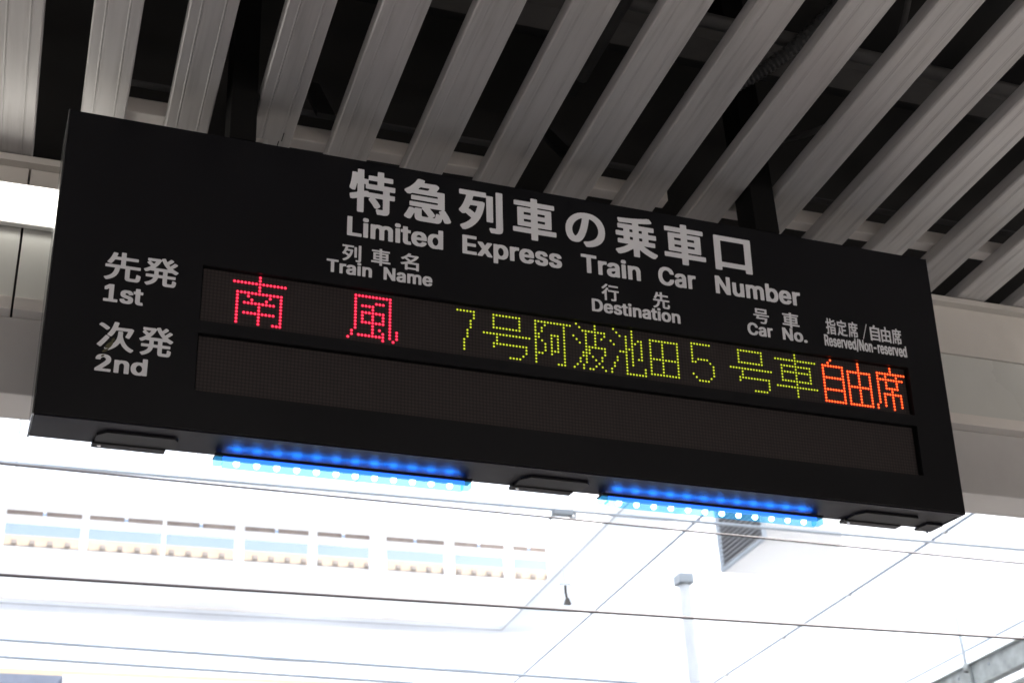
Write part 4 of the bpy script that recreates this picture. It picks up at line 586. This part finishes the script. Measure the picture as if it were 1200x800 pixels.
# blue light bars under the sign
def light_bar(u0, u1, lab):
    t = thing('blue_light_bar', lab, 'light', SM @ Matrix.Translation((sx((u0 + u1)/2), sy(0.113), sz(H_))), 'blue light bars under the sign')
    h = (u1 - u0)/2
    MB().box(-h, h, -0.0075, 0.030, -0.0138, -0.0106, 0.0005).build('mount_rail', M['case'], t)
    MB().box(-h, h, -0.0075, -0.0055, -0.0105, -0.0072).build('rail_lip', M['case'], t)
    for q in (-1, 1): MB().box(q*(h - 0.012) - 0.006, q*(h - 0.012) + 0.006, 0.012, 0.026, -0.0104, 0.0025).build('spacer', M['case'], t)
    g = MB().box(-h + 0.03, h - 0.03, -0.004, 0.004, -0.0104, -0.0090)
    for i in range(12):
        x = -h + 0.055 + (2*h - 0.11)*i/11
        g.box(x - 0.009, x + 0.009, 0.0045, 0.014, -0.0104, -0.0085)
    g.build('hidden_glow_row', M['hidden_glow'], t)  # hidden source added behind the lip to throw blue light upward
    MB().box(-h + 0.02, h - 0.02, -0.0045, 0.0005, -0.0235, -0.0140, 0.001).build('glow_strip', M['strip'], t)
    pts = []
    for i in range(11):
        a = math.pi*(i/10); pts.append((0.012 - 0.0160*math.cos(a), -0.0222 - 0.0150*math.sin(a)**0.8))
    MB().prism(pts, -h + 0.022, h - 0.022).build('lens', M['lens'], t, False)
    for s in (-1, 1): MB().box(s*(h - 0.021) if s > 0 else -h, h if s > 0 else -h + 0.021, -0.003, 0.026, -0.031, -0.0140, 0.004).build('end_cap', M['lens'], t)
    for i in range(12):
        x = -h + 0.055 + (2*h - 0.11)*i/11
        MB().dome((x, 0.0100, -0.0245), (0, -0.45, -1), 0.0085, 0.010, 12).build('led', M['led_white'], t, True)
light_bar(0.4275, 1.077, 'glowing blue light bar under the sign, left one of the two')
light_bar(1.4357, 2.105, 'glowing blue light bar under the sign, right one of the two')

# ------------------------------------------------------------------ overhead wires
WY = 7.0
def wire(p, q, Y, r, m, lab, name='overhead_wire', sag=0.0):
    A = at_y(*p, Y); B = at_y(*q, Y)
    d = (B - A)/(B.x - A.x); x0, x1 = -25, 35
    pts = []
    for i in range(41):
        x = x0 + (x1 - x0)*i/40; P = A + d*(x - A.x)
        pts.append(P)
    return tag(MB().tube(pts, r, 8).build(name, M[m], None, True), lab, 'wire', 'overhead wires above the tracks')
wire((0, 543), (1200, 660), WY, 0.0060, 'wire', 'dark overhead messenger wire just below the sign, upper of the two dark wires')
wire((0, 673), (1200, 748), WY, 0.0082, 'wire', 'thicker dark contact wire below the windows, lower of the two dark wires')
wire((420, 577), (1200, 644), 12.0, 0.016, 'wire_far', 'pale blurred wire close above the upper dark wire')
wire((0, 749), (440, 779), 12.5, 0.015, 'wire_far', 'pale thin wire near the bottom left, upper of the two')
wire((0, 769), (250, 785), 12.5, 0.014, 'wire_far', 'pale thin wire near the bottom left, lower of the two')
# contact wire hanger and messenger clamp
A = at_y(665, 707, WY)
t = thing('wire_dropper', 'small dark dropper clamp standing on the lower contact wire', 'clamp', Matrix.Translation(A) @ Matrix.Scale(0.85, 4))
MB().prism([(-0.022, -0.004), (0.022, -0.004), (0.008, 0.035), (-0.008, 0.035)], -0.012, 0.012, 'y').build('ear', M['void_dark'], t)
MB().tube([(0, 0, 0.03), (-0.006, 0, 0.075), (-0.006, 0, 0.12)], 0.008, 8).build('rod', M['void_dark'], t)
MB().tube([(-0.04, 0, 0.128), (0, 0, 0.134), (0.03, 0, 0.128)], 0.004, 8).build('loop', M['clamp'], t)
MB().tube([(-0.01, 0, 0.13), (-0.012, 0, 0.215), (-0.012, 0, 0.5)], 0.0016, 6).build('cord', M['wire_far'], t)
A = at_y(659, 601, 12.0)
t = thing('wire_clamp', 'blurred blue grey clamp on the pale wire below the sign', 'clamp', Matrix.Translation(A))
MB().box(-0.10, 0.10, -0.04, 0.04, -0.025, 0.03, 0.01).build('clamp_body', M['clamp'], t)
MB().tube([(-0.13, 0, -0.07), (-0.07, 0, 0.0), (0.05, 0, 0.02), (0.11, 0, -0.06)], 0.018, 8).build('yoke', M['clamp'], t)
MB().tube([(0.1, 0, 0.05), (0.13, 0, 0.0), (0.12, 0, -0.06)], 0.014, 8).build('bolt', M['clamp'], t)

# ------------------------------------------------------------------ canopy of the opposite platform, a light well in it
Z0, XW, YW, XE = 6.0, 6.07, 17.69, -9.0          # soffit height, right edge and far edge of the well
opp = thing('opposite_canopy', 'bright white canopy over the opposite platform with a raised window well', 'roof')
MB().box(XW + 0.001, 34, 8.9, 20.45, Z0, Z0 + 0.05).build('soffit', M['roof'], opp)
MB().box(-30, XW, YW + 0.07, 20.45, Z0, Z0 + 0.05).build('soffit', M['roof'], opp)
MB().box(-30, XW, 8.9, 10.6, Z0, Z0 + 0.05).build('soffit', M['roof'], opp)
MB().box(-30, XE, 10.601, YW + 0.069, Z0, Z0 + 0.05).build('soffit', M['roof'], opp)
XV = 6.75
MB().box(XE, XV + 0.05, 10.6, YW + 0.07, 7.335, 7.38).build('well_ceiling', M['bluewhite'], opp)
MB().box(XV, XV + 0.05, 10.66, YW - 0.001, Z0 + 0.052, 7.333).build('well_side', M['white'], opp)
MB().box(XE, XV, 10.60, 10.65, Z0 + 0.052, 7.333).build('well_side', M['white'], opp)
# far wall of the well: sill, rail, head, posts; windows between
ww = MB()
ww.box(XE, XV, YW, YW + 0.06, Z0 + 0.052, 6.672)
ww.box(XE, XV, YW, YW + 0.06, 7.012, 7.092)
ww.box(XE, XV, YW, YW + 0.06, 7.162, 7.334)
ww.build('well_wall', M['white'], opp)
glass = bpy.data.materials.new('clear window glass'); glass.use_nodes = True
g_ = glass.node_tree; g_.nodes.remove(g_.nodes['Principled BSDF'])
tr = g_.nodes.new('ShaderNodeBsdfTransparent'); gl = g_.nodes.new('ShaderNodeBsdfGlossy'); gl.inputs['Roughness'].default_value = 0.02
tr.inputs[0].default_value = (0.96, 0.955, 0.97, 1)
mx = g_.nodes.new('ShaderNodeMixShader'); mx.inputs[0].default_value = 0.04
g_.links.new(tr.outputs[0], mx.inputs[1]); g_.links.new(gl.outputs[0], mx.inputs[2]); g_.links.new(mx.outputs[0], g_.nodes['Material Output'].inputs[0])
bays = [(-0.25, 0.64), (0.73, 1.62), (1.67, 2.53), (2.65, 3.48), (3.59, 4.29), (4.51, 5.31), (5.44, 6.15), (6.27, 6.75)]
bays = [(b0 - 0.98*k, b0 - 0.98*k + 0.87) for k in range(8, 0, -1) for b0 in (-0.25,)] + bays
edge = XE
for a, b in bays:
    MB().box(edge, a - 0.0005, YW - 0.008, YW + 0.068, 6.62, 7.20).build('window_post', M['white'], opp); edge = b + 0.0005
    f = MB()
    f.box(a, b, YW + 0.02, YW + 0.05, 6.673, 6.69); f.box(a, b, YW + 0.02, YW + 0.05, 6.995, 7.011)
    fr = f.build('window', M['white'], opp)
    MB().box(a, b, YW + 0.034, YW + 0.038, 6.691, 6.994).build('pane', glass, fr)
    m_ = (a + b)/2
    MB().box(a, m_ - 0.02, YW + 0.02, YW + 0.04, 7.093, 7.161).build('transom', M['brown'], fr)
    MB().box(m_ + 0.02, b, YW + 0.02, YW + 0.04, 7.093, 7.161).build('transom', M['brown'], fr)
# battens and joints under the soffit
for x, mt, wd in ((7.03, 'seam', 0.035), (10.06, 'seam', 0.045), (13.1, 'seam', 0.045)):
    MB().box(x - wd/2, x + wd/2, 8.95, 20.4, Z0 - 0.014, Z0 - 0.003).build('batten', M[mt], opp)
MB().box(XW + 0.003, XW + 0.02, 10.6, YW + 0.07, Z0 - 0.008, Z0 - 0.003).build('edge_strip', M['seam_pale'], opp)
MB().box(-9, XW + 0.02, YW + 0.074, YW + 0.094, Z0 - 0.008, Z0 - 0.003).build('edge_strip', M['seam_pale'], opp)
MB().box(-30, 9.9, 19.55, 19.58, Z0 - 0.008, Z0 - 0.003).build('edge_strip', M['seam_pale'], opp)
for k in range(7):
    MB().box(-6.2 + 2.0*k, -6.185 + 2.0*k, 10.7, YW - 0.01, 7.326, 7.333).build('well_joint', M['seam_pale'], opp)
for y in (13.4, 15.6, 17.4, 19.2):
    MB().box(10.035, 10.085, y, y + 0.05, Z0 - 0.03, Z0 - 0.0145).build('clip', M['seam_pale'], opp)
# end wall with windows
ew = thing('end_wall', 'pale wall beyond the white canopy with blue grey windows at the bottom left', 'wall', Matrix.Translation((0, 20.5, -1.5)))
for a, b in ((-30, -1.9), (0.69, 3.87), (4.78, 7.2), (8.2, 34)): MB().box(a, b, 0, 0.1, 0, 7.45).build('wall_panel', M['white'], ew)
for a, b in ((-1.9, 0.69), (3.87, 4.78), (7.2, 8.2)):
    MB().box(a + 0.001, b - 0.001, 0.03, 0.08, 0, 7.45).build('window', M['bluegrey'], ew)
# columns of the opposite platform
def col(x, y, lab):
    t = thing('white_column', lab, 'column', Matrix.Translation((x, y, -1.5)), 'columns under the opposite canopy')
    MB().tube([(0, 0, 0), (0, 0, 7.37)], 0.07, 20).build('shaft', M['column'], t, True)
    MB().box(-0.095, 0.095, -0.095, 0.095, 7.36, 7.484, 0.015).build('head_plate', M['clamp'], t)
col(7.60, 15.33, 'pale round column with a grey head plate below the right light bar')
# duct box with a louvre
vb = thing('vent_box', 'white duct box with a grey slatted louvre hanging below the right light bar', 'vent', Matrix.Translation((7.05, 12.3, 5.25)))
MB().box(0.03, 0.9, 0, 1.0, 0, 0.746).build('box', M['white'], vb)
lf = MB()
lf.box(-0.008, 0.0295, 0.0, 0.035, 0.0, 0.746); lf.box(-0.008, 0.0295, 0.965, 1.0, 0.0, 0.746); lf.box(-0.008, 0.0295, 0.036, 0.964, 0.0, 0.035)
lf.build('louvre_frame', M['bluewhite'], vb)
lo = MB()
for i in range(14):
    z = 0.045 + i*0.05
    lo.quadbox([(-0.003, 0.037, z), (-0.003, 0.963, z), (0.024, 0.963, z + 0.04), (0.024, 0.037, z + 0.04)], (0.004, 0, 0.003))
lo.build('louvre', M['louver'], vb)
MB().box(0.0255, 0.0297, 0.037, 0.963, 0.036, 0.74).build('backing', M['louver'], vb)
# girder with hanger rods at the lower right
gd = thing('steel_girder', 'pale grey steel girder with flanges at the lower right corner', 'girder', Matrix.Translation((11.35, 15, 4.72)))
MB().box(0.02, 0.05, -6, 5.2, 0.012, 0.288).build('web', M['girder'], gd)
MB().box(-0.03, 0.12, -6, 5.2, 0.289, 0.302).build('flange', M['girder'], gd)
MB().box(-0.03, 0.12, -6, 5.2, -0.002, 0.011).build('flange', M['girder'], gd)
for y in (-3.6, -1.75, 0.2, 2.1, 4.0): MB().box(-0.025, 0.0195, y, y + 0.012, 0.013, 0.287).build('stiffener', M['girder'], gd)
for y in (-0.15, 0.5, -0.9): MB().dome((0.0195, y, 0.2), (-1, 0, 0), 0.02, 0.015).build('bolt', M['clamp'], gd)
cs = MB()
for i in range(40): cs.prism([(11.5 + i*0.1, 4.62), (11.53 + i*0.1, 4.66), (11.57 + i*0.1, 4.66), (11.60 + i*0.1, 4.62), (11.60 + i*0.1, 4.60), (11.5 + i*0.1, 4.60)], 10, 20.3, 'y')
tag(cs.build('metal_awning', M['girder']), 'grey corrugated roof sheet below the girder in the lower right corner', 'awning')
def rod(x, y, z0, z1, r, lab):
    t = thing('hanger_rod', lab, 'rod', Matrix.Translation((x, y, z0)), 'thin white rods hanging from the opposite canopy')
    MB().tube([(0, 0, 0), (0, 0, z1 - z0)], r, 10).build('rod', M['bluewhite'], t, True)
    MB().tube([(0, 0, 0), (0, 0, 0.10)], r*2, 10).build('socket', M['girder'], t, True)
rod(11.33, 15.25, 4.93, 5.985, 0.022, 'pale rod holding the grey girder at the lower right')
rod(10.06, 15.64, 4.2, 5.955, 0.008, 'very thin pale rod hanging from the right batten left of the girder rod')

# beige building seen through the well windows
bb = thing('beige_building', 'beige building seen through the well windows with a row of small fittings', 'building', Matrix.Translation((0, 40, G)))
MB().box(-35, 40, 0, 12, 0.0, 18.2).build('wall', M['beige'], bb)
MB().box(-35, 40, -0.04, -0.002, 17.86, 17.89).build('rail', M['stone'], bb)
for i in range(46):
    x = -6 + i*0.47
    MB().box(x, x + 0.16, -0.14, -0.041, 17.89, 18.03, 0.02).build('fitting', M['stone'], bb)
